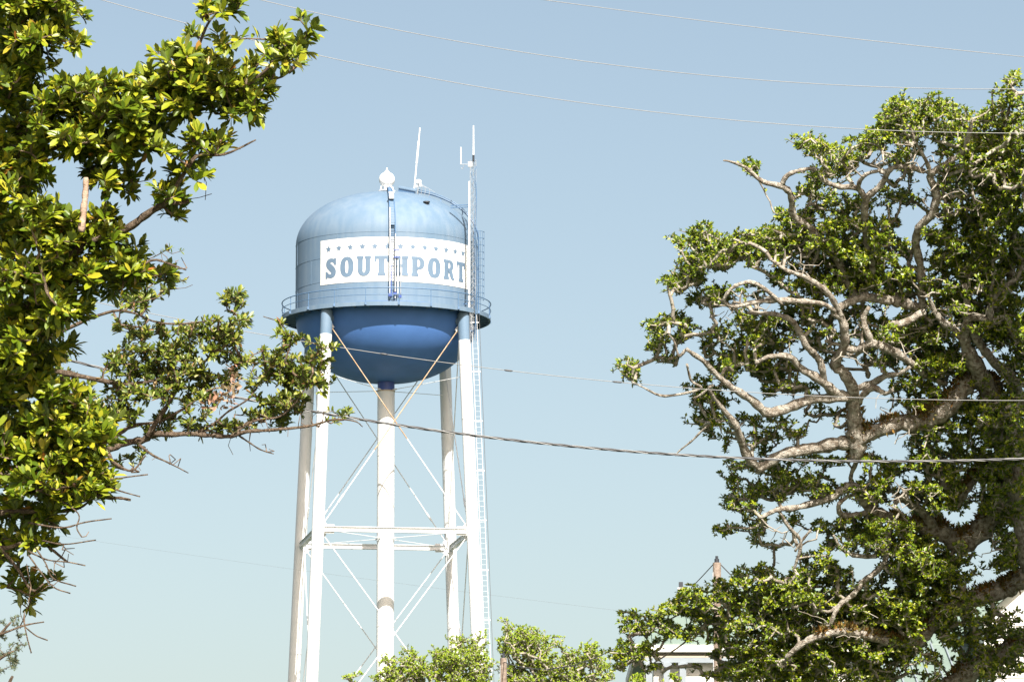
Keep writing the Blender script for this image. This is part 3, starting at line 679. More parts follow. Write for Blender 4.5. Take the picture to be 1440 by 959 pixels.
# ---- live oak on the right
YO = 46.
oak = empty('live_oak', (at(1620, 500, YO)[0], YO + 1, 0), 'large gnarled live oak with pale twisting limbs filling the right side', 'tree')
ox = oak.location.x
tz = lambda px, py, dy=0.: at(px, py, YO + dy)
trunk_o = (catmull(np.array([[ox, YO + 1, -.2], [ox - .05, YO + 1, 1.2], [ox - .25, YO + .9, 2.6], tz(1530, 1000, .6), tz(1490, 870, .4), tz(1462, 760, .3), tz(1440, 680, .3), tz(1412, 610, .3), tz(1396, 560, .2)]), 5), None)
kk_ = len(trunk_o[0]); trunk_o = (trunk_o[0], np.interp(np.arange(kk_) / (kk_ - 1), [0, .1, .35, .6, .8, 1], [.55, .38, .30, .22, .16, .10]))
OL = [
 # M main limb
 [(1400,548,16,.2),(1369,532,15,.1),(1349,552,15,0),(1325,577,15,-.1),(1305,588,14,-.1),(1261,594,12,-.2),(1226,606,12,-.2),(1201,617,12,-.2),(1173,622,10,-.2),(1138,630,9,-.25),(1102,638,8.5,-.3),(1073,656,7.5,-.3),(1057,649,7,-.35),(1045,629,6.5,-.4),(1033,597,5.2,-.5),(1009,565,3.6,-.55),(997,547,2.6,-.6),(1003,541,2,-.6)],
 [(1202,648,9,-.2),(1205,628,13,-.2),(1201,603,12,-.2),(1199,575,11,-.2),(1199,549,9.5,-.25),(1185,526,8.5,-.3),(1173,514,7.5,-.3),(1184,491,7,-.35),(1187,470,6.5,-.4),(1183,448,6,-.4),(1173,439,6,-.4),(1188,428,6,-.3),(1211,418,7,-.2),(1235,419,7.5,-.1),(1255,422,8,0),(1275,427,7.5,.05),(1297,435,6.5,.1)],
 [(1202,557,7,-.25),(1172,559,7.5,-.3),(1142,561,8,-.35),(1102,575,8,-.4),(1079,581,7.5,-.45),(1057,563,6.5,-.5),(1029,545,5.4,-.55),(1009,529,4.6,-.6),(989,508,3.8,-.65),(965,491,3,-.7)],
 [(1190,556,7,-.25),(1175,552,7,-.3),(1150,533,6.4,-.4),(1126,518,5.6,-.45),(1110,502,4.6,-.5),(1080,502,3.4,-.6),(1062,512,2.4,-.6)],
 [(1157,538,6,-.35),(1156,518,5.6,-.4),(1149,503,5.2,-.4),(1135,487,5,-.5),(1124,466,4.8,-.5),(1113,451,4.4,-.55),(1094,443,4,-.6),(1072,441,3.2,-.6),(1051,440,2.2,-.65)],
 [(1183,447,4.5,-.4),(1170,420,4.2,-.45),(1150,400,4,-.5),(1128,388,3.4,-.55),(1105,380,2.8,-.6),(1085,366,2,-.65)],
 [(1178,440,4,-.4),(1160,428,4,-.5),(1130,424,4.2,-.6),(1094,422,4,-.65),(1061,425,3.6,-.7),(1030,431,3,-.75),(1010,420,2.2,-.8)],
 [(1100,428,3.4,-.65),(1080,410,3.2,-.7),(1055,397,3,-.75),(1030,405,2.6,-.8),(1015,425,2.2,-.8)],
 [(1172,357,5,-.1),(1158,341,5.6,-.15),(1138,318,5.6,-.2),(1116,301,5.4,-.25),(1113,277,5,-.3),(1102,263,4.8,-.35),(1073,255,3.6,-.4),(1049,236,2.8,-.45),(1030,228,1.8,-.5),(1017,226,1.1,-.5)],
 [(1172,357,5,-.1),(1186,385,5.2,-.05),(1196,405,5.4,0),(1206,420,5.2,0)],
 [(1100,259,4,-.35),(1108,246,3.6,-.35),(1126,240,3.2,-.35),(1148,239,3.2,-.3),(1158,254,3.6,-.3),(1180,263,4,-.25),(1205,264,4.2,-.2),(1218,281,5,-.15)],
 [(1224,395,5.4,.0),(1226,375,5.2,-.05),(1220,345,5.4,-.1),(1217,315,5.6,-.15),(1218,281,5.6,-.2),(1238,262,4.8,-.2),(1252,239,4.2,-.25),(1275,235,4,-.2),(1299,241,4.4,-.1)],
 [(1217,282,4,-.2),(1208,262,3.4,-.25),(1218,246,3,-.3),(1238,240,2.4,-.3)],
 [(1297,436,7,.1),(1296,412,6.8,.08),(1295,382,6.4,.05),(1289,344,6.2,0),(1293,321,6.2,-.05),(1310,302,6.2,-.1),(1317,273,6.2,-.1),(1309,249,5.4,-.1),(1318,238,5,-.12),(1334,228,4.8,-.15),(1354,214,4.4,-.2),(1362,192,4,-.25),(1367,168,2.4,-.3)],
 [(1309,249,4,-.1),(1303,228,3,-.15),(1290,205,2.4,-.2),(1280,180,1.8,-.2)],
 [(1205,546,5,-.2),(1229,537,5.2,-.25),(1246,527,5,-.3),(1262,526,3.8,-.35),(1280,516,2.6,-.4)],
 [(1205,572,4.4,-.2),(1212,558,5,-.25),(1228,546,5,-.3),(1245,553,3.6,-.35),(1256,548,2.4,-.4)],
 [(1186,489,5,-.35),(1206,492,5.4,-.4),(1226,483,6.4,-.45),(1256,494,6.6,-.4),(1278,508,5.4,-.3),(1300,526,4.6,-.2),(1330,540,4.6,0)],
 [(1226,482,5,-.45),(1218,465,5,-.45),(1214,448,4.4,-.4),(1222,432,3.4,-.4)],
 [(1252,458,5.5,-.3),(1275,452,5.8,-.3),(1300,438,5,-.2)],
 [(1400,590,17,.2),(1395,558,14.5,.1),(1380,526,13.5,0),(1366,499,10.5,-.1),(1357,480,7.5,-.15),(1359,453,5.6,-.2),(1361,430,4.6,-.2),(1356,400,3.6,-.2)],
 [(1432,560,12,.2),(1421,529,9.5,.1),(1404,514,8,.0),(1386,494,7,-.1),(1369,466,6,-.15),(1362,448,5,-.2),(1379,446,5,-.2),(1391,450,4.8,-.2),(1395,426,4.4,-.2),(1410,406,3.8,-.2),(1430,392,3,-.2)],
 [(1358,483,6,-.15),(1343,463,6.4,-.2),(1328,454,6,-.2),(1316,440,4,-.2),(1305,415,3,-.2)],
 [(1450,500,8,.1),(1425,470,6,0),(1405,455,4,0)],
 [(1450,620,22,.3),(1432,660,19,.3),(1408,706,18,.3),(1378,745,18,.3),(1353,762,18,.25),(1328,748,15,.2),(1303,744,13,.1),(1263,734,10,0),(1240,722,9,-.1),(1222,712,9,-.15),(1208,690,9,-.2),(1192,686,9,-.25),(1158,703,6.5,-.3),(1118,714,5.4,-.35),(1094,716,4.4,-.4),(1070,728,3,-.45)],
 [(1310,738,9,.1),(1295,718,8,.05),(1275,705,6.5,0),(1262,696,5,-.05)],
 [(1400,650,9,.3),(1375,668,8,.2),(1358,690,7,.1),(1350,700,7.5,.1),(1331,683,6.5,0),(1300,688,6,-.1),(1272,696,5,-.15),(1258,708,4,-.2)],
 [(1222,720,5,-.15),(1200,724,5.4,-.2),(1182,722,4.4,-.25),(1180,708,3.6,-.3),(1192,698,2.8,-.3)],
 [(1252,728,5,-.05),(1249,748,5,-.15),(1247,775,5.2,-.2),(1243,792,5,-.25),(1230,805,5,-.3),(1213,818,5,-.35),(1200,835,4.8,-.4),(1182,850,4.2,-.45),(1172,866,3.6,-.5),(1165,888,2.8,-.5)],
 [(1240,778,4,-.2),(1226,782,4.2,-.25),(1204,781,3.8,-.3),(1187,774,3.4,-.3),(1178,764,2.6,-.35),(1172,752,1.6,-.35)],
 [(1178,852,3,-.45),(1165,860,2.6,-.5),(1150,858,2.2,-.5),(1140,866,1.6,-.5)],
 [(1204,650,4,-.2),(1197,668,3.6,-.2),(1196,688,3.4,-.2)],
 [(1480,800,16,.3),(1440,813,15,.3),(1419,828,15,.3),(1393,838,14,.25),(1360,848,13,.2),(1331,866,13,.15),(1308,886,13,.1),(1290,903,11,0),(1262,905,8,-.1),(1225,895,7,-.2),(1190,888,6.5,-.3),(1150,895,6.5,-.35),(1128,905,5.5,-.4),(1105,925,4.5,-.4)],
 [(1480,870,18,.5),(1440,905,17,.5),(1395,928,17,.45),(1355,950,16,.4),(1320,975,15,.3),(1270,1000,12,.2)],
 [(1150,895,5,-.3),(1110,880,4,-.3),(1070,872,4,-.3),(1030,876,3.5,-.35),(990,880,3,-.4),(960,905,2.6,-.4),(930,925,2,-.4),(905,940,1.4,-.4)],
 [(1030,876,3,-.35),(1000,850,2.6,-.35),(960,862,2.2,-.4),(925,878,1.8,-.4),(895,880,1.2,-.4)],
 [(1094,716,3,-.4),(1108,740,3,-.4),(1126,762,3,-.4),(1120,790,2.6,-.4),(1116,800,2,-.4)],
 [(1140,745,1.8,-.4),(1128,760,2.2,-.4),(1118,775,2.2,-.4)],
 [(966,512,2,-.65),(972,535,2.2,-.6),(985,547,2.2,-.6),(935,557,2,-.6),(905,545,1.4,-.65),(888,536,1,-.65)],
 [(1003,541,2.2,-.6),(985,555,2,-.6),(975,560,1.6,-.6)],
 [(1012,590,2.2,-.5),(990,603,2,-.5),(975,618,1.8,-.5),(955,634,1.2,-.5),(950,641,.8,-.5)],
 [(965,491,2.4,-.7),(955,500,2,-.7),(948,480,1.6,-.7),(940,470,1.2,-.7)],
 [(1420,400,7,.3),(1425,330,6,.3),(1415,260,5,.2),(1408,200,3.4,.1),(1420,150,2.2,.1),(1424,118,1.2,.1)],
 [(1405,455,6,.2),(1385,380,5.6,.2),(1372,320,4.6,.15),(1345,300,3.8,.1),(1330,330,3,.1)],
]
LEAN = .62
def limb_no(px, py): return [i for i, l in enumerate(OL) if l[0][:2] == (px, py)][0]
iM, iN, iQ, iQ2, iL1, iL2, iT, iN2 = [limb_no(*p) for p in ((1400,548), (1450,620), (1480,800), (1480,870), (1150,895), (1030,876), (1400,590), (1400,650))]
for i_ in (iQ, iQ2, iL1, iL2):
    lo_ = i_ in (iL1, iL2)
    OL[i_] = [(a, b, c * (.55 if lo_ else 1.05), d + (.35 if lo_ else -.2)) for a, b, c, d in OL[i_]]
limbs_o = [limb_pts([(a, b, c * (.92 if i_ < 24 else .85), d - (.28 if i_ < 24 else .1)) for a, b, c, d in l], YO, 5, .04, LEAN) for i_, l in enumerate(OL)]
FO = [  # sunlit crown, upper
 (1292,155,42,22),(1262,170,26,18),(1332,172,32,22),(1345,200,36,26),(1275,190,40,14,.6),(1400,160,22,18,.7),(1424,118,9,11,1.2),(1412,138,11,15,1.2),(1432,160,8,18),(1385,185,32,24),(1425,200,22,40),(1390,240,48,34),(1345,260,26,26,.8),
 (1270,225,30,16,.7),(1180,222,26,12,.9),(1148,208,28,13,1),(1125,198,12,7,.8),(1205,210,28,16,.8),(1230,190,12,12,1),(1240,200,24,14,.8),(1168,240,30,12,.8),(1140,268,24,20,.8),(1185,285,36,14,.7),(1230,300,26,16,.5),(1055,240,13,8,1.3),
 (1270,275,30,18,.6),(1245,320,26,10,.7),(1355,300,28,22,.5),(1330,310,22,16,.4),
 (1097,308,7,16,1.2),(1155,312,50,20),(1195,335,50,26),(1150,350,50,24),(1120,330,30,20),(1250,350,36,26),(1320,350,26,30,.8),(1360,350,40,30),(1410,330,40,60),(1425,270,28,50),(1385,300,26,26,.7),
 (985,331,24,8,1.2),(955,340,16,6,1.2),(1000,350,26,14,1.3),(1022,362,26,18,1.3),(985,372,30,16,1.4),(970,388,28,14,1.4),(952,402,14,12,1.3),(1045,345,26,14),(1075,335,28,12),(1060,360,26,16,.8),(1100,345,26,14),(1095,365,30,14,.6),
 (1110,395,30,18,.7),(1155,390,36,22),(1200,375,40,28),(1245,395,38,26),(1180,410,40,14),(1270,400,26,22),(1330,400,36,30),(1375,400,40,34),(1425,390,26,40),(1340,440,30,22,.7),(1400,440,40,26,.7),
 # mid
 (945,452,24,10,1.2),(922,462,9,14,1.2),(955,468,14,12,1),(928,490,10,18,1.1),(945,505,12,8,.8),(884,515,13,9,1.1),(893,528,10,8,1),(1007,470,16,12,1),(1000,486,10,10,.8),(1015,500,14,14,.6),(1000,410,30,14,.6),(990,430,22,12,.5),(1040,415,30,12,.5),(1060,455,36,14),(1090,470,36,22),(1060,490,34,20),(1050,515,30,14),(1090,520,30,20),(1020,520,20,18),(985,545,20,14,.8),(996,575,20,22,.9),(980,595,12,12,.8),(1005,600,12,14,.8),(1010,555,20,14,.7),
 (1130,440,30,24),(1150,470,26,26,.7),(1130,545,30,10,.5),(1100,550,30,10,.6),(1215,450,28,24,.7),(1250,470,34,20,.7),(1290,465,30,26),(1320,490,30,34),(1270,540,26,14,.8),(1300,560,22,12,.7),(1240,510,20,12,.7),(1300,520,30,26),(1340,520,24,20,.8),(1385,470,34,22),(1425,460,22,40),(1430,520,16,30),(1160,505,18,16,.5),(1165,585,30,8,.4),(1060,595,26,10,.5),(1100,600,24,10,.5),(1020,625,10,8,.4),
 # below the main limb
 (1075,620,24,14,.9),(1110,612,18,10,.6),(1140,650,26,8,.6),(1170,655,24,10,.6),(1045,660,24,10,.9),(1085,665,30,12,1),(1025,678,12,8,.9),(1130,680,30,14,1),(1060,690,30,10,.6),(1165,690,22,10,.8),
 (1045,712,24,16,1),(1025,745,12,14,.7),(1060,740,22,10,.6),(1080,760,20,8,.4),(1110,730,20,8,.5),(1150,740,16,8,.5),(1195,755,22,12,.7),(1215,745,16,14,.8),(1230,650,22,10,.5),(1255,665,24,10,.8),(1300,620,26,12,.5),
 (1320,605,36,16,.8),(1350,590,26,20,.8),(1370,625,30,20,.9),(1300,655,36,18,1),(1335,660,30,20,1),(1230,690,30,14,.9),(1290,690,30,16,1),(1330,700,30,18,1),(1390,660,24,20,.8),(1425,650,20,24,.9),(1425,710,20,30,1),(1400,690,22,22,.8),(1320,715,22,10,.8),
 (1280,760,30,22,1),(1310,790,36,24,1),(1340,810,30,18,1),(1265,790,24,18,1),(1295,820,40,16,1),(1420,750,22,26,.8),(1390,795,20,10,.5),(1425,790,20,16,.9),(1350,775,14,16,.6),(1230,760,14,16,.8),
 # low
 (1150,790,24,12,.9),(1120,815,30,14,1),(1080,808,24,10,1),(1050,815,22,10,1),(1170,812,30,14,1),(1200,840,30,22,1.1),(1150,845,40,20,1.1),(1100,840,40,20,1.1),(1060,845,36,20,1.1),(1020,835,24,14,1),(975,838,22,12,1),(960,852,18,10,1),(1000,860,36,14,1.1),(940,862,22,8,1),(1040,878,30,18,1),(1090,880,40,24,1.2),(1150,880,36,22,1.2),(1200,870,36,20,1.2),(1240,850,36,26,1.1),(1250,880,30,20,1.1),
 (884,868,11,6,1.2),(880,885,9,7,1.2),(905,872,18,8,1.1),(925,880,20,8,.9),(900,890,12,8,.8),(925,895,20,7,.6),(955,890,26,9,1),(985,892,24,10,.9),(880,906,10,6,1.2),(872,918,10,8,1),(880,928,14,8,1),(868,938,8,6,1),(905,915,14,9,1),(900,928,10,6,.8),(920,935,8,8,.6),
 (985,948,10,4,.5),(1035,912,22,14,1),(1050,940,36,20,1.3),(1100,925,40,24,1.3),(1150,930,40,24,1.3),(1200,915,40,24,1.3),(1240,925,36,24,1.1),(1020,952,20,8,1),(1090,958,60,16,1.2),(1200,955,60,16,1.2),(1290,930,30,16,.6),(1300,955,20,8,.5),(1330,880,20,10,.6),(1345,905,20,8,.5),(1380,905,26,10,.7),(1405,890,16,10,.6),(1425,925,20,26,1),(1400,950,22,14,.9),(1425,870,10,8,.4),(1290,850,20,14,.8),(1230,820,26,8,.4),
]
FO += [(1345,225,24,12,.5),(1462,600,40,60,.8,-1.5),(1470,700,40,50,.8,-1.3),(1475,470,36,60,.8,-1.4),(1200,742,50,16,.6),(1180,770,30,10,.5),(1300,560,50,20,.5),(1385,565,30,40,.8),(1410,610,30,60,1,-.35),(1410,700,30,40,.6,-.1),(1350,870,60,40,.8),(1420,880,20,20,.4),(1310,820,40,20,.7,.2),(1250,760,40,30,.8,-.1),(1290,800,50,30,.8,-.1),(1370,925,30,14,.4),(1260,900,40,30,1,-.2),(1230,690,40,20,.7,-.1),(1160,700,30,10,.5),(1085,690,40,14,.7),(1420,780,20,20,.9,-.2),(1270,860,40,30,1)]  # includes near clusters past the right edge, added to shade the lower limbs
def warm(es, k): return es
tips_o, ctr_o = sample_tips(FO, YO - .05, .105, 8, 16, .8, lean=LEAN, pyc=560)
# the crown behind, out of the sun and mostly hidden
tb, cb = sample_tips([(1380,260,60,60,.5,1.2),(1340,430,90,90,.5,1.2),(1250,470,70,50,.4,1.),(1350,640,80,60,.5,1.1),(1330,740,90,40,.5,1.3),(1150,850,110,40,.5,1.2),(1080,920,110,36,.5,1.),(1230,370,60,40,.4,1),(1550,300,90,110,.5,.5),(1560,560,90,120,.5,.8),(1530,820,60,90,.4,.8)], YO + .3, .045, 13, 15, .6, lean=LEAN, pyc=560)
ts_, cs_ = sample_tips([(1530,240,85,170,1,-2.3),(1560,60,80,90,.6,-2.2),(1500,440,45,90,1,-2.2),(1495,520,45,120,1,-.9)], YO, .075, 13, 18, .5)  # mostly out-of-view nearer foliage, added to cast shade on trunk and limbs
tb = np.concatenate([tb, ts_]); cb = np.concatenate([cb, cs_])
tips_o = np.concatenate([tips_o, tb]); ctr_o = np.concatenate([ctr_o, cb])
def bare_tips(ells, Y, thick, lean=0.):
    out = []
    for cx, cy, rx, ry, n in ells:
        for _ in range(n):
            a = RNG.random() * 2 * PI; q = math.sqrt(RNG.random())
            y_ = cy + ry * q * math.sin(a); out.append(at(cx + rx * q * math.cos(a), y_, Y + lean * (y_ - 560) * pxm(Y) + RNG.uniform(-thick, thick)))
    return np.array(out)
bare_o = bare_tips([(1275,225,50,26,70),(1190,240,60,20,50),(1330,270,40,40,40),(1110,365,40,16,60),(1140,370,30,20,30),(1340,430,60,40,60),(1250,490,70,40,60),(1040,420,50,20,40),(1400,420,40,30,40),(1240,600,60,30,20),(1110,750,50,20,24),(1160,870,80,40,60),(1010,440,20,10,10),(1030,600,20,20,14),(1260,700,60,30,40),(1390,760,30,30,14),(1200,480,40,40,40),(1370,280,40,40,30)], YO - .6, .35, LEAN)

PO = dict(bark=M['bark_oak'], twig=M['bark_twig'], leaf=M['leaf_oak'], step=.06, jit=.13, r0=.0030, rmax=.018, k=12, L=.039, WL=.48, near=False, gap=.06, spread=(.35, 1.35))
build_tree(oak, YO, limbs_o, trunk_o, (tips_o, ctr_o), bare_o, PO)
# dry fern growing along the upper sides of the big limbs
fb, fd, fn_, fl = [], [], [], []
for li, fr in ((iM, (0, .42)), (iN, (.0, .5)), (iQ, (0, .85)), (iQ2, (.0, .8)), (iT, (0, .3)), (iN2, (0, .4)), (1, (0, .2))):
    pts, r = limbs_o[li if li < len(limbs_o) else -1]; k0, k1 = int(len(pts) * fr[0]), max(1, int(len(pts) * fr[1]))
    if k1 - k0 < 3: continue
    for _ in range(int(420 * (k1 - k0) / 5)):
        i = RNG.integers(k0, k1 - 1); f = RNG.random(); p = pts[i] * (1 - f) + pts[i + 1] * f
        a = RNG.normal() * .75; T = pts[i + 1] - pts[i]; T /= np.linalg.norm(T)
        up = np.array([0, 0, 1.]) - T * T[2]; up /= np.linalg.norm(up); sd_ = np.cross(T, up)
        n_ = up * math.cos(a) + sd_ * math.sin(a)
        if math.sin(i * 1.3 + li) + RNG.normal() * .5 < -.35: continue
        fb.append(p + n_ * r[i] * .9); fd.append(n_ + RNG.normal(size=3) * .7); fn_.append(RNG.normal(size=3)); fl.append(RNG.uniform(.03, .085))
fl = np.array(fl); leaf_object('fern', np.array(fb), np.array(fd), np.array(fn_), fl, fl * .28, RNG.random(len(fl)), M['fern'], oak, False)

# ---- near tree, left
YL = 22.
lo = empty('laurel_oak', (at(-420, 500, YL)[0], YL + .3, 0), 'nearest tree at the left edge with large glossy yellow-green leaves', 'tree')
lx = lo.location.x; tl = lambda px, py, dy=0.: at(px, py, YL + dy)
tr = catmull(np.array([[lx, YL + .3, -.2], [lx + .02, YL + .3, 1.], [lx - .03, YL + .3, 2.4], tl(-400, 900, .3), tl(-380, 600, .3), tl(-350, 300, .3), tl(-330, 0, .3), tl(-300, -250, .3)]), 5)
trunk_l = (tr, np.linspace(.19, .05, len(tr)))
LL = [
 [(-395,760,14,.3),(-250,650,12,.2),(-100,560,10,.1),(0,480,8,.1),(60,400,7,0),(110,350,6,0),(150,330,5,-.05),(180,320,5,-.1),(207,300,5,-.15),(233,284,4.6,-.2),(247,264,3.6,-.2),(270,227,3,-.25),(284,218,2.4,-.25),(317,217,1.8,-.3),(360,197,1,-.3)],
 [(233,284,3.4,-.2),(250,286,3,-.2),(266,283,2.6,-.2)],
 [(-370,500,14,.3),(-220,380,12,.2),(-80,280,9,.1),(20,230,7,.1),(100,200,5,0),(170,185,4.5,-.1),(240,150,3.6,-.15),(300,130,3,-.2),(340,125,2.6,-.25),(375,98,2.2,-.3),(388,80,1.8,-.3),(405,60,1.2,-.3)],
 [(240,150,3,-.15),(262,105,2.4,-.2),(278,70,2.2,-.2),(292,35,1.8,-.2),(312,8,1.4,-.2),(325,-30,1,-.2)],
 [(-350,300,13,.3),(-200,180,10,.2),(-80,90,8,.1),(0,40,5,0),(25,52,3.6,-.1),(45,55,2.4,-.1),(80,30,2,-.1),(105,10,1.4,-.1)],
 [(-385,680,13,.3),(-220,640,11,.3),(-80,610,8,.4),(20,600,5,.35),(70,600,3,.3),(110,640,2.2,.2),(130,680,1.4,.1)],
 [(-395,850,12,.3),(-200,780,9,.3),(-60,740,6,.3),(10,720,4,.3),(60,720,3,.3),(110,715,2,.3),(140,690,1.2,.3)],
 [(-60,740,5,.3),(0,770,3.4,.3),(50,760,2.2,.3),(95,790,1.6,.3)],
 [(0,770,3,.3),(25,800,2.4,.3),(45,830,1.8,.3),(62,820,1.1,.3)],
 [(40,370,2.6,-.25),(55,372,2.2,-.3),(62,395,2.6,-.3),(68,415,2.2,-.3),(80,430,1.4,-.3)],
 [(190,380,2.2,-.1),(215,366,1.8,-.1),(240,372,1.4,-.1),(262,380,.8,-.1)],
 [(40,735,1.6,.1),(86,742,1.3,0),(120,734,1,0),(157,729,.5,0)], [(60,760,1.4,.1),(90,765,1.1,0),(135,759,.5,0)], [(40,775,1.4,.1),(67,787,1.1,0),(95,790,.8,0),(120,795,.4,0)],
 [(50,770,1.3,.05),(64,791,1,0),(75,813,.8,0),(107,824,.4,0)], [(40,780,1.3,.05),(56,802,1,0),(75,825,.8,0),(99,834,.4,0)], [(-20,900,1.8,.1),(0,892,1.6,0),(34,879,1.3,0),(62,874,.5,0)], [(34,877,1.1,0),(39,900,.8,0),(44,918,.4,0)], [(34,880,.9,0),(50,893,.7,0),(67,900,.3,0)],
 [(150,684,1.4,.1),(175,692,1,.1),(197,698,.5,.1)], [(140,676,1.3,.1),(176,671,.9,.1),(208,667,.4,.1)], [(80,700,1.3,.1),(110,722,1,.05),(108,742,.8,0),(115,755,.5,0)],
 [(60,690,4,.2),(110,694,3.4,.2),(150,699,2.8,.2),(170,700,2.2,.2),(184,703,1.6,.2)],
]
limbs_l = [limb_pts(l, YL, 5, .04) for l in LL]
FL_ = [
 (30,15,60,30,1.2),(85,10,30,20,1.1),(20,60,50,26,1.1),(78,48,22,16,1),(100,62,14,10,.9),(50,85,30,14,.8),(15,120,40,40,1),(60,115,14,14,.9),(60,160,46,30,1.1),(98,140,26,24,1),(140,140,34,24,1.1),(170,160,40,28,1.2),(190,135,26,20,1.1),(225,150,40,30,1.2),(212,105,10,12,1.1),(245,115,24,26,1.1),(232,82,12,12,1),(272,80,18,22,1),(300,100,26,22,1),(270,130,40,24,1.1),(310,135,34,18,1.1),(345,130,24,18,1.1),(355,150,18,16,1),(330,165,26,16,1),(345,110,16,14,1),(372,118,10,10,.7),
 (322,4,12,5,.7),(293,22,9,8,.5),(313,32,8,6,.5),(300,58,12,6,.5),(282,48,7,9,.6),
 (400,58,16,18,1.2),(420,68,14,14,1.2),(408,82,18,9,1),(428,38,8,8,.9),(382,70,6,12,.9),
 (290,212,22,10,1.1),(275,200,12,14,1.1),(310,208,12,7,.8),(258,248,14,9,.9),(240,270,16,12,1),(277,243,10,14,1),(245,295,12,12,1),(285,255,10,8,.7),
 (60,200,80,26,1.2),(140,200,50,26,1.2),(190,205,34,22,1.2),(215,215,20,12,1.2),(150,225,30,16,.9),(120,240,30,18,.6,.2),(150,260,20,14,.8),(185,262,18,9,1),(165,275,16,8,.8),(175,175,30,20,1),(215,185,24,16,1),
 (20,250,50,30,1),(30,300,60,26,1.2),(80,315,36,20,1),(60,345,70,26,1.2),(140,308,16,14,1),(165,330,22,14,1.2),(170,355,26,16,1.2),(130,345,30,16,1.2),(195,395,24,18,1.2),(175,385,26,18,1),(150,400,34,20,1.1),(90,390,50,26,1.1),(20,400,50,40,1.1),(50,440,60,30,1.2),(110,430,30,18,1),(40,490,60,30,1.2),(30,540,60,30,1.2),(80,570,40,22,1.2),(105,600,46,22,1.2),(130,610,26,18,1.2),(60,620,70,26,1.2),(90,650,60,24,1.2),(120,680,36,18,1.2),(140,690,14,12,1),(105,705,26,12,1.2),(30,670,60,30,1.2),(60,700,50,16,1),(15,20,40,120,.6,.5),(10,250,40,160,.5,.6),(10,560,60,120,.7,.5),
 (30,730,40,20,1,.25),(70,735,24,10,.8,.25),(20,760,30,18,1,.25),(60,765,16,8,.6,.25),(10,790,24,14,.9,.25),(25,820,10,7,.9,.25),(40,835,6,10,1,.25),(36,852,6,7,.6,.25),(62,812,6,4,.6,.25),
 (-80,200,60,220,.4,.4),(-90,560,60,160,.4,.4),(-230,-100,120,150,.25,.3),(-420,-200,160,160,.2,.3),
]
tips_l, ctr_l = sample_tips(FL_, YL, .0160, 5, 23, .36, lean=.25, pyc=350)
bare_l = bare_tips([(250,380,22,26,5),(105,760,30,24,12),(60,800,34,30,14),(290,280,16,10,2),(30,860,14,20,8)], YL + .1, .2)
PL = dict(bark=M['bark_left'], twig=M['twig_left'], leaf=M['leaf_left'], step=.05, jit=.10, r0=.0017, rmax=.009, k=13, L=.057, WL=.37, near=True, gap=.06, spread=(.3, 1.35))
NL_ = build_tree(lo, YL, limbs_l, trunk_l, (tips_l, ctr_l), bare_l, PL)
tipL = NL_[0][NL_[2]]
q = MB(); sp = limb_pts([(114,326,5.2,-.35),(117,300,4.6,-.35),(120,270,4.2,-.35),(121,250,3.6,-.35)], YL, 5, .02); q.tube(sp[0], sp[1], 8, lump=.06); q.build('broken_stub', M['deadwood'], lo, True)
# acorns on the twigs near the tips
ac_m = mat('acorn_brown', (.10, .05, .02), rough=.4, var=.4, scale=60)
for px, py in ((285,13),(297,40),(300,46),(289,62),(298,88),(305,192),(268,215),(213,205),(165,198),(92,660),(78,672),(172,98),(120,560)):
    c = tl(px, py, -.3); c = tipL[np.argmin(((tipL - c) ** 2 * np.array([1, .15, 1])).sum(1))] - np.array([0, .012, .006]); rr = .0095; q = MB()
    q.lathe((c[0], c[1]), [(.0006, c[2] - rr * 1.3), (rr * .7, c[2] - rr), (rr, c[2]), (rr * 1.15, c[2] + rr * .2), (rr * .8, c[2] + rr), (.0006, c[2] + rr * 1.2)], 10)
    q.build('acorn', ac_m, lo, True)

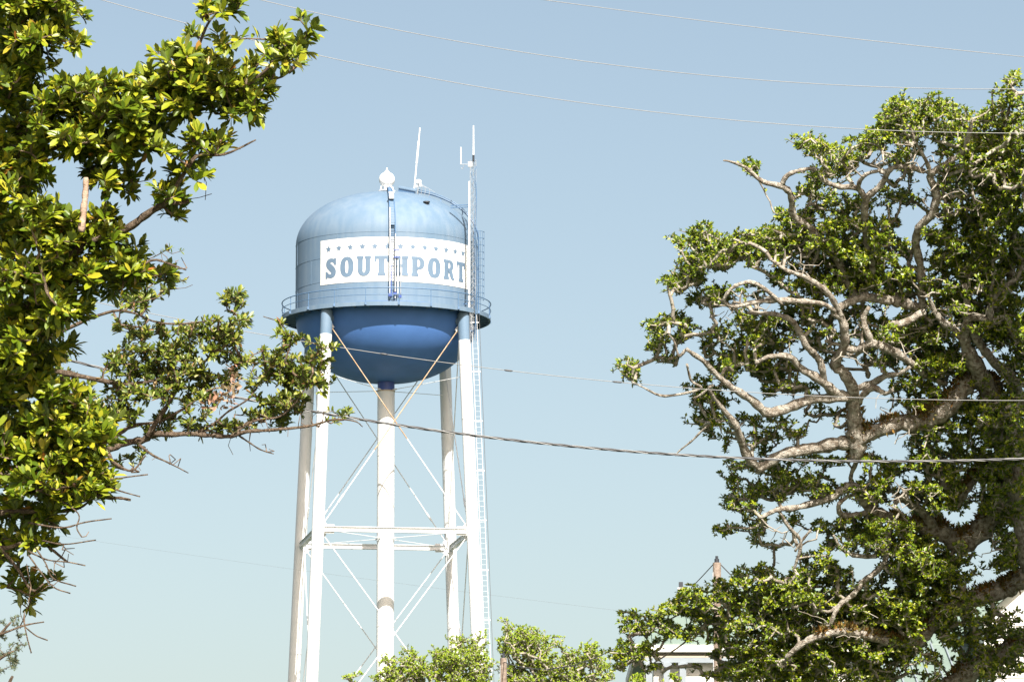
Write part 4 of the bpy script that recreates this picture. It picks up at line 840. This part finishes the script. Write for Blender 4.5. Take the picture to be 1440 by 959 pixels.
# ---- second tree at the left, further off, its bough reaching across the tower leg
YM = 34.
mo = empty('laurel_oak', (at(-260, 500, YM)[0], YM + .4, 0), 'second left tree whose small-leaved bough reaches across the water tower leg', 'tree')
mxx = mo.location.x; tm = lambda px, py, dy=0.: at(px, py, YM + dy)
tr = catmull(np.array([[mxx, YM + .4, -.2], [mxx, YM + .4, 1.2], [mxx + .1, YM + .4, 3], tm(-230, 850, .3), tm(-210, 700, .3), tm(-180, 560, .3), tm(-160, 420, .3), tm(-150, 250, .3)]), 5)
trunk_m = (tr, np.linspace(.26, .06, len(tr)))
LM = [
 [(-205,690,22,.3),(-100,690,18,.2),(0,670,14,.1),(80,650,10,.1),(150,634,7,0),(175,624,6.4,0),(200,620,6.2,0),(215,612,6,-.05),(240,612,4.8,-.1),(270,612,4.2,-.1),(300,614,4,-.1),(325,615,3.8,-.1),(345,608,3.4,-.15),(375,606,3,-.15),(405,603,2.6,-.2),(440,598,2.2,-.2),(470,590,1.8,-.25),(498,592,1.2,-.25),(510,600,.7,-.25)],
 [(208,614,5,-.05),(216,600,4.6,-.1),(230,578,4,-.15),(242,558,3.4,-.2),(250,540,2.8,-.2),(240,510,2,-.2)],
 [(150,634,5,0),(165,612,4,0),(190,598,3.2,-.05),(225,592,2.6,-.05),(262,572,2.2,-.1),(290,550,1.6,-.1)],
 [(325,614,3,-.1),(345,598,2.4,-.1),(365,590,2,-.1),(395,585,1.8,-.15),(420,560,1.4,-.2),(440,525,1,-.2)],
 [(270,612,2.6,-.1),(300,596,2.2,-.1),(322,578,1.8,-.1),(350,560,1.6,-.1),(370,530,1.4,-.1),(395,500,1,-.1)],
 [(335,612,1.6,-.1),(350,622,1.5,-.1),(366,632,1.3,-.1),(385,638,.9,-.1)],
 [(0,520,6,.2),(80,470,3.6,.1),(150,440,2.6,0),(185,440,2,-.15),(215,452,1.9,-.25),(245,456,1.8,-.25),(280,453,1.5,-.25),(305,450,1.4,-.25)],
 [(-190,600,16,.3),(-90,560,12,.3),(0,520,9,.2),(60,520,6,.1),(120,530,4.6,0),(180,540,3.4,0),(240,530,2.4,0)],
 [(280,520,1.8,-.1),(310,480,1.6,-.1),(326,450,1.3,-.1),(332,425,1,-.1)],
 [(400,510,1.6,-.1),(408,480,1.4,-.1),(395,455,1,-.1),(370,445,.7,-.1)],
 [(195,625,3,-.1),(215,640,2,-.1),(240,652,1.3,-.1),(265,665,.8,-.1)],
 [(150,634,4,-.1),(160,650,3,-.1),(185,662,2,-.1),(205,640,1.2,-.1)],
]
limbs_m = [limb_pts([(a, b, c * .8, d) for a, b, c, d in l], YM, 5, .05) for l in LM]
FM = [
 (336,420,12,10,1.2),(328,432,9,10,1.1),(338,450,9,16,1.2),(325,470,14,14,1.2),(290,462,20,12,.9),(305,478,24,12,1),(265,470,26,12,1),(240,480,26,14,1),(335,485,12,8,1),(210,470,20,12,1),(185,500,24,16,1),(230,505,36,14,1.1),(280,505,34,14,1.1),(330,510,20,12,1),(180,460,16,12,.8),(195,525,30,12,1),(250,530,40,14,1.1),(310,535,26,14,1),(345,520,10,8,.6),(240,550,34,12,1),(280,560,28,12,1),(215,560,24,10,1),(180,550,26,14,1),(160,520,22,14,.8),(150,570,30,14,1),(190,580,28,10,.9),(235,585,20,9,.7),(275,585,20,8,.8),
 (372,508,20,10,1.1),(400,505,18,12,1.1),(360,535,14,12,.7),(385,530,24,12,1.1),(410,530,20,12,1.1),(430,520,16,12,1),(420,550,24,12,1),(395,560,22,10,1.1),(380,585,22,8,1.1),(410,580,20,10,1.1),(370,565,16,8,.8),(430,570,12,8,.9),(445,540,10,10,.8),(450,510,12,8,.9),(445,490,8,10,.9),(462,495,8,7,.9),(462,512,7,6,.8),(455,545,10,7,.9),(400,480,12,10,.7),(390,465,7,9,.7),(405,470,5,12,.6),(432,480,5,5,.6),
 (318,600,14,5,.7),(345,590,9,6,.6),(300,605,10,4,.5),(232,610,9,5,.7),(220,606,20,8,.7),(270,604,26,8,.6),(330,606,26,8,.6),(390,598,20,7,.6),(480,583,8,4,.8),(500,585,6,4,.9),(465,592,6,4,.5),(360,600,10,4,.6),
 (250,365,5,14,.5),(240,385,9,10,.5),(250,400,10,9,.5),(232,405,12,8,.7),(180,430,24,12,.7),(200,420,16,10,.9),
 (60,520,40,30,.6,.3),(100,560,40,30,.7,.3),(0,600,60,40,.5,.4),(-120,450,80,120,.35,.3),(-180,300,100,80,.35,.3),
 (185,640,20,8,.7),(160,655,16,9,.8),(205,645,8,4,.5),
]
tips_m, ctr_m = sample_tips(FM, YM, .038, 4, 14, .40, lean=.25, pyc=500)
bare_m = bare_tips([(250,380,30,30,16),(400,600,60,16,16),(300,590,60,20,18),(440,580,30,20,10),(350,630,40,12,8),(240,650,30,10,7),(220,365,40,14,8),(190,660,20,10,6)], YM - .1, .2)
PM = dict(bark=M['bark_left'], twig=M['twig_left'], leaf=M['leaf_mid'], step=.05, jit=.12, r0=.0021, rmax=.011, k=11, L=.047, WL=.36, near=True, gap=.06, spread=(.3, 1.3))
build_tree(mo, YM, limbs_m, trunk_m, (tips_m, ctr_m), bare_m, PM)
dt, dc = sample_tips([(325,545,14,16,1.2),(315,565,12,8,1),(330,530,10,10,1),(300,570,8,6,1)], YM - .4, .02, 5, 8, .1)
k = len(dt) * 3; dp = np.repeat(dt, 3, 0) + RNG.normal(size=(k, 3)) * .02; ll_ = RNG.uniform(.035, .06, k)
leaf_object('dead_leaves', dp, RNG.normal(size=(k, 3)), RNG.normal(size=(k, 3)), ll_, ll_ * .45, RNG.random(k), M['dead_leaf'], mo, True)

# ---- feathery cedar in the lower left corner
YC = 30.
ce = empty('cedar_tree', (at(-110, 959, YC)[0], YC, 0), 'feathery grey-green cedar sprigs in the lower left corner', 'tree')
cxx = ce.location.x
trc = np.array([[cxx, YC, -.1], [cxx, YC, 1.5], [cxx + .03, YC, 3], [cxx, YC, at(0, 900, YC)[2] + .3]]); trc = catmull(trc, 5)
q = MB(); q.tube(trc, np.linspace(.09, .015, len(trc)), 10, lump=.05); q.build('trunk', M['bark_left'], ce, True)
lc = [limb_pts(l, YC, 5, .03) for l in ([(-110,960,5,0),(-60,930,4,0),(-10,900,2.4,0),(15,875,1.4,0)], [(-110,1000,5,0),(-50,960,4,0),(0,925,2.6,0),(20,915,1.4,0)], [(-110,1060,6,0),(-50,1020,4,0),(0,980,2.6,0),(18,950,1.6,0)])]
for pts, r in lc: q = MB(); q.tube(pts, r, 8); q.build('limb', M['bark_left'], ce, True)
tc_, cc_ = sample_tips([(14,872,16,12,1),(20,905,18,14,1.2),(8,930,18,20,1.6),(24,935,12,10,.8),(0,900,14,30,1.2),(-50,930,50,60,.7)], YC, .03, 5, 8, .25)
Nn, par, cnt, tn, nb = grow(np.concatenate([p for p, r in lc] + [trc]), tc_, .03, .08)
idx = np.arange(nb, len(Nn)); frustums('twigs', Nn[par[idx]], Nn[idx], np.full(len(idx), .0022), np.full(len(idx), .0018), M['twig_left'], ce, 4)
sel = np.repeat(idx, 16); dr = Nn[sel] - Nn[par[sel]]; dr /= np.linalg.norm(dr, axis=1)[:, None] + 1e-9
f = RNG.random((len(sel), 1)); ps = Nn[sel] * f + Nn[par[sel]] * (1 - f); sz = RNG.uniform(.010, .024, len(sel))
leaf_object('crown', ps, dr + RNG.normal(size=(len(sel), 3)) * .8, RNG.normal(size=(len(sel), 3)), sz, sz * .22, RNG.random(len(sel)), M['leaf_cedar'], ce, False)

# ---- trees in front of the tower foot
def far_tree(px, Y, label, ells, topy, crown_r, name='oak_tree', dens=.24):
    e = empty(name, (at(px, 900, Y)[0], Y, 0), label, 'tree', None); bx = e.location.x
    top = at(px, topy, Y)[2]
    tr = catmull(np.array([[bx, Y, -.2], [bx + .05, Y, 2], [bx - .1, Y, 5], [bx + .1, Y, top * .6], [bx, Y, top * .85]]), 4)
    lim = []
    for k in range(9):
        a = k * 2.4; z = top * (.38 + .045 * k); rr = crown_r * (.8 - .04 * k)
        lim.append((catmull(np.array([[bx, Y, z], [bx + rr * .4 * math.cos(a), Y + rr * .4 * math.sin(a), z + rr * .45], [bx + rr * .85 * math.cos(a), Y + rr * .85 * math.sin(a), z + rr * .8]]), 4), np.linspace(.10, .03, 9)))
    tips, ct = sample_tips(ells, Y, dens, 9, 13, crown_r * .55)
    n = 110; c = np.array([bx, Y, top * .62]); v = RNG.normal(size=(n, 3)); v /= np.linalg.norm(v, axis=1)[:, None]
    cc = c + v * np.array([crown_r, crown_r, top * .26]) * (RNG.random((n, 1)) ** .4)
    t2 = (cc[:, None] + RNG.normal(size=(n, 9, 3)) * .4).reshape(-1, 3)
    tips = np.concatenate([tips, t2]); ct = np.concatenate([ct, np.repeat(cc, 9, 0)])
    build_tree(e, Y, lim, (tr, np.linspace(.3, .08, len(tr))), (tips, ct), None,
        dict(bark=M['bark_oak'], twig=M['bark_twig'], leaf=M['leaf_far'], step=.3, jit=.14, r0=.008, rmax=.05, k=11, L=.070, WL=.55, near=False, gap=.22, spread=(.2, 1.5)))
    return e
far_tree(640, 150., 'bright green bushy tree in front of the tower foot, left of the wooden pole', [(640,905,8,6,.6),(652,898,14,8,.5),(648,925,30,18,.9),(620,930,24,16,.9),(578,920,8,9,1),(580,938,14,12,.9),(560,935,20,12,.7),(550,955,24,14,1),(600,950,30,14,1),(650,955,40,16,1.2),(675,905,10,18,.5),(680,930,16,16,.7),(640,985,90,26,1)], 905, 2.6)
far_tree(765, 156., 'tallest bright green treetop beside the tower ladder, right of the wooden pole', [(708,872,3,5,1),(712,885,7,6,1),(735,895,26,12,1),(745,888,14,8,.8),(720,905,20,12,1),(740,920,36,16,1.1),(760,905,12,10,1),(735,950,40,18,1.2),(780,905,6,10,.7),(790,930,26,14,1),(830,910,9,9,1),(822,925,22,14,1.1),(845,940,14,12,1),(800,955,40,14,1.2),(855,955,9,8,1),(770,985,90,26,1)], 885, 2.8)
far_tree(500, 140., 'small leafy treetop poking up left of the central riser', [(499,948,5,4,.8),(498,957,10,6,1),(500,990,50,24,.8)], 965, 1.8, dens=.12)
far_tree(915, 108., 'low light green treetop in front of the porch posts', [(898,955,5,5,1),(945,956,7,5,1),(905,975,20,14,1),(940,975,20,12,1)], 975, 1.5, dens=.14)

# ------------------------------------------------------------------ utility poles and lines
def pole(px, py, Y, r, label):
    t = at(px, py, Y); e = empty('utility_pole', (t[0], Y, 0), label, 'utility pole', 'wooden utility poles')
    q = MB(); q.tube([(t[0], Y, -.1), (t[0], Y, t[2] * .5), (t[0], Y, t[2])], [r * 1.35, r * 1.15, r], 14, lump=.02); q.build('shaft', M['pole'], e, True, angle=40)
    q = MB(); q.tube([(t[0], Y, t[2]), (t[0], Y, t[2] + .08)], r * .6, 10); q.tube([(t[0], Y, t[2] + .08), (t[0], Y, t[2] + .14)], r * .35, 8); q.build('insulator', M['dark'], e, True, angle=40)
    q = MB(); q.tube([(t[0] - r * 1.1, Y - r * .5, 0), (t[0] - r * .95, Y - r * .4, t[2] - .2)], .012, 5); q.build('ground_wire', M['galv'], e)
    return t
p1 = pole(1008, 791, 103., .085, 'grey wooden pole rising in front of the green-roofed house')
p2 = pole(708, 925, 135., .095, 'bare wooden pole standing in front of the tree at the tower foot')
def sag_line(name, a, b, sag, r, m, label, n=40):
    a, b = np.array(a, float), np.array(b, float); e = (a + b) / 2
    t = np.linspace(0, 1, n)[:, None]; pts = a + (b - a) * t; pts[:, 2] -= 4 * sag * (t * (1 - t))[:, 0]
    q = MB(); q.tube(pts, r, 6); o = q.build(name, m, None, True); return tag(o, label, 'cable')
tp = np.array([0, 0, .05])
p2b = p2 - np.array([0, 0, .1])
sag_line('power_line', p1 + tp, p2b, .95, .011, M['cable'], 'thin dark wire dropping left from the house pole towards the tower-foot pole')
sag_line('power_line', p1 + tp, at(1130, 880, 104), .15, .011, M['cable'], 'thin dark wire slanting down right from the house pole into the leaves')

def fit(pts):
    a = np.array(pts, float); return np.polyfit(a[:, 0], a[:, 1], 2)
def span(name, pts, Y, r, m, label, x0=-1100, x1=2700, n=90, twist=0, sleeves=(), yaw=0.):
    c = fit(pts); xs = np.linspace(x0, x1, n if not twist else 900); ys = np.polyval(c, xs)
    W3 = at_many(xs, ys, Y + yaw * (xs - 720) / 1000)
    if not twist and not sleeves:
        q = MB(); q.tube(W3, r, 6); return tag(q.build(name, m, None, True), label, 'cable')
    e = empty(name, W3[len(W3) // 2] * np.array([1, 1, 0]), label, 'cable')
    if twist:
        for s in range(3):
            a = np.arange(len(xs)) * (2 * PI / 16) + s * 2 * PI / 3
            q = MB(); o_ = np.stack([0 * a, np.cos(a), np.sin(a)], 1) * r * 1.05
            q.tube(W3 + o_, r * (.9 if s else .7), 5); q.build('strand', m if s else M['wire'], e, True)
    else:
        q = MB(); q.tube(W3, r, 6); q.build('strand', m, e, True)
    for sx, ln in sleeves:
        a = at(sx - ln, np.polyval(c, sx - ln), Y); b = at(sx + ln, np.polyval(c, sx + ln), Y)
        q = MB(); q.tube([a, a * .8 + b * .2, a * .2 + b * .8, b], [r * 1.1, r * 2.6, r * 2.6, r * 1.1], 8); q.build('splice', M['cable'], e, True)
    return e
Yw = 39.
span('overhead_wire', [(140,0),(370,60),(440,76),(600,110),(900,155),(1230,184),(1440,187)], Yw, .0029, M['wire'], 'pale overhead wire, third from the top, crossing the oak crown')
span('overhead_wire', [(365,0),(440,17),(700,70),(1000,106),(1230,122),(1440,126)], Yw + .3, .0029, M['wire'], 'pale overhead wire, second from the top, passing just above the oak crown')
span('overhead_wire', [(760,0),(1000,30),(1200,56),(1440,80)], Yw + .6, .0028, M['wire'], 'topmost pale overhead wire in the upper right sky')
span('overhead_wire', [(170,437),(350,462),(480,487),(640,510),(868,538),(1000,553),(1230,560),(1440,561)], Yw, .0029, M['wire'], 'pale overhead wire with splices crossing in front of the tank bowl', sleeves=((868, 7), (715, 6), (540, 5)))
span('twisted_cable', [(420,575),(500,589),(620,605),(750,622),(870,634),(1000,642),(1200,648),(1440,645)], Yw - .3, .0062, M['cable'], 'thick twisted dark overhead cable crossing the tower legs and oak limbs', twist=1)
span('overhead_wire', [(130,760),(400,798),(560,820),(870,858)], 90., .0013, M['cable'], 'faint thin wire crossing low behind the tower-leg braces', -300, 1500)

# ------------------------------------------------------------------ house at the right
YH = 116.; sc = pxm(YH)
def hx(px, Y=YH): return at(px, 900, Y)[0]
def hz(py, Y=YH): return at(720, py, Y)[2]
house = empty('house', (hx(1200), YH + 4, 0), 'white house with pale green metal roof half hidden behind the live oak', 'house')
xl, xr = hx(905), hx(1560); ze = hz(905); dep = 9.
q = MB()
q.box(((xl + xr) / 2 + .12, YH + dep / 2, ze / 2 - .05), (xr - xl - .24, dep - .5, ze - .1))
zz = .3
while zz < ze - .1:       # lap siding boards
    q.box(((xl + xr) / 2 + .12, YH + .242, zz), (xr - xl - .24, .03, .012)); zz += .17
q.build('wall', M['siding'], house)
zr = hz(832, YH + dep / 2)
ex = .10
A = [(xl - .15, YH - ex, ze), (xr + ex, YH - ex, ze), (xr + ex, YH + dep + ex, ze), (xl - .15, YH + dep + ex, ze)]
rl, rr_ = hx(960, YH + dep / 2), xr - 2.
Bq = [(rl, YH + dep / 2, zr), (rr_, YH + dep / 2, zr)]
q = MB(); dn = np.array([0, 0, -.12])
V = np.array(A + Bq); q.add(np.vstack([V, V + dn]), [(0, 1, 5, 4), (1, 2, 5), (2, 3, 4, 5), (3, 0, 4), (6, 7, 1, 0), (9, 6, 0, 3), (7, 8, 2, 1), (8, 9, 3, 2), (9, 8, 7, 6)])
roof = q.build('roof', M['roof'], house)
q = MB()
n = int((xr - xl) / .42)
for k in range(n):      # standing seams on the front slope
    x = xl + (xr - xl) * (k + .5) / n; t = min(1., max(0, (x - (xl - .15)) / (rl - xl + .15))); t = min(t, max(0, (xr + ex - x) / (xr + ex - rr_)))
    a = np.array([x, YH - ex, ze]); b = np.array([x, YH - ex + (dep / 2 + ex) * t, ze + (zr - ze) * t]); q.beam(a + np.array([0, 0, .03]), b + np.array([0, 0, .03]), .03, .05)
q.beam((rl, YH + dep / 2, zr + .04), (rr_, YH + dep / 2, zr + .04), .25, .06)
q.build('seam', M['roof'], roof)
q = MB(); cp = at(957.5, 832, YH + dep / 2); q.box((cp[0], cp[1], cp[2] - .1), (.16, .16, .4))
q.build('chimney', M['siding'], roof); q = MB(); q.box((cp[0], cp[1], cp[2] + .17), (.10, .10, .14)); q.build('chimney_cap', M['dark'], roof)
q = MB(); q.box(((xl + xr) / 2, YH - ex - .03, ze - .12), (xr - xl + .5, .06, .16)); q.box((xl - .18, YH + dep / 2, ze - .14), (.06, dep + .7, .22)); q.build('fascia', M['siding'], house)
q = MB(); q.box(((xl + xr) / 2, YH + .09, ze - .30), (xr - xl, .31, .05)); q.build('soffit', mat('beige_soffit', (.50, .44, .36), rough=.7, var=.05), house)
for px in (912.5, 937.5, 960, 1030, 1100, 1170, 1240):
    q = MB(); x = hx(px); q.box((x, YH, ze / 2 - .2), (.15, .15, ze - .45)); q.box((x, YH, ze - .50), (.22, .22, .10)); q.box((x, YH, 1.), (.2, .2, 2.)); q.build('porch_post', M['trimblue'], house)
q = MB(); q.box(((xl + hx(1260)) / 2, YH, ze - .38), (hx(1260) - xl, .13, .12)); q.box(((xl + hx(1260)) / 2, YH, ze - 2.6), (hx(1260) - xl, .2, .2)); q.build('porch_beam', M['trimblue'], house)
for px, z in ((1022, ze - 1.6), (1080, ze - 1.6), (1200, ze - 1.6), (1330, ze - 2.6)):
    q = MB(); q.box((hx(px), YH + .22, z), (.9, .1, 1.4)); f_ = q.build('window', M['siding'], house)
    q = MB(); q.box((hx(px), YH + .16, z + .33), (.74, .03, .58)); q.box((hx(px), YH + .16, z - .33), (.74, .03, .58)); q.build('pane', M['glass'], f_)
# gabled wing on the right standing forward, and its lower roof
wx0, wx1 = hx(1384, YH - 3), hx(1530, YH - 3); we = hz(868, YH - 3); wt = hz(805, YH - 3); wm = (wx0 + wx1) / 2
q = MB()
q.add([(wx0, YH - 3, 0), (wx1, YH - 3, 0), (wx1, YH - 3, we), (wm, YH - 3, wt), (wx0, YH - 3, we), (wx0, YH + 2, 0), (wx1, YH + 2, 0), (wx1, YH + 2, we), (wm, YH + 2, wt), (wx0, YH + 2, we)],
      [(0, 1, 2, 3, 4), (5, 9, 8, 7, 6), (0, 4, 9, 5), (1, 6, 7, 2)])
zz = .3
while zz < we: q.box(((wx0 + wx1) / 2, YH - 3.012, zz), (wx1 - wx0, .02, .012)); zz += .17
q.build('gable_wall', M['siding'], house)
q = MB()
for s, xe in ((-1, wx0 - .3), (1, wx1 + .3)):
    k_ = (wt - we) / (wm - wx0); zl = we - .3 * k_
    V = np.array([(xe, YH - 3.3, zl), (wm, YH - 3.3, wt), (wm, YH + 2.5, wt), (xe, YH + 2.5, zl)]); V = V + np.array([0, 0, .02]); q.add(np.vstack([V, V + np.array([0, 0, .1])]), [(0, 1, 2, 3), (7, 6, 5, 4), (0, 4, 5, 1), (3, 7, 4, 0), (2, 6, 7, 3)])
q.build('gable_roof', M['roof'], house)
q = MB(); x0_, x1_ = hx(1235, YH - 3), hx(1395, YH - 4); z1, z0 = hz(908, YH), hz(965, YH - 4.5)
V = np.array([(x0_, YH - 4.5, z0), (x1_, YH - 4.5, z0), (x1_, YH - .42, z1), (x0_, YH - .42, z1)])
q.add(np.vstack([V, V - np.array([0, 0, .1])]), [(0, 1, 2, 3), (7, 6, 5, 4), (4, 5, 1, 0), (5, 6, 2, 1), (7, 4, 0, 3)])
pr_ = q.build('lower_roof', M['roof'], house)
q = MB(); n = 8
for k in range(n):
    x = x0_ + (x1_ - x0_) * (k + .5) / n; q.beam((x, YH - 4.5, z0 + .03), (x, YH - .45, z1 + .03), .03, .05)
q.build('seam', M['trimblue'], pr_)
q = MB(); q.box(((x0_ + x1_) / 2, YH - 2.4, z0 / 2 - .1), (x1_ - x0_ - .4, 3.8, z0 - .2)); q.build('lower_wall', M['siding'], house)
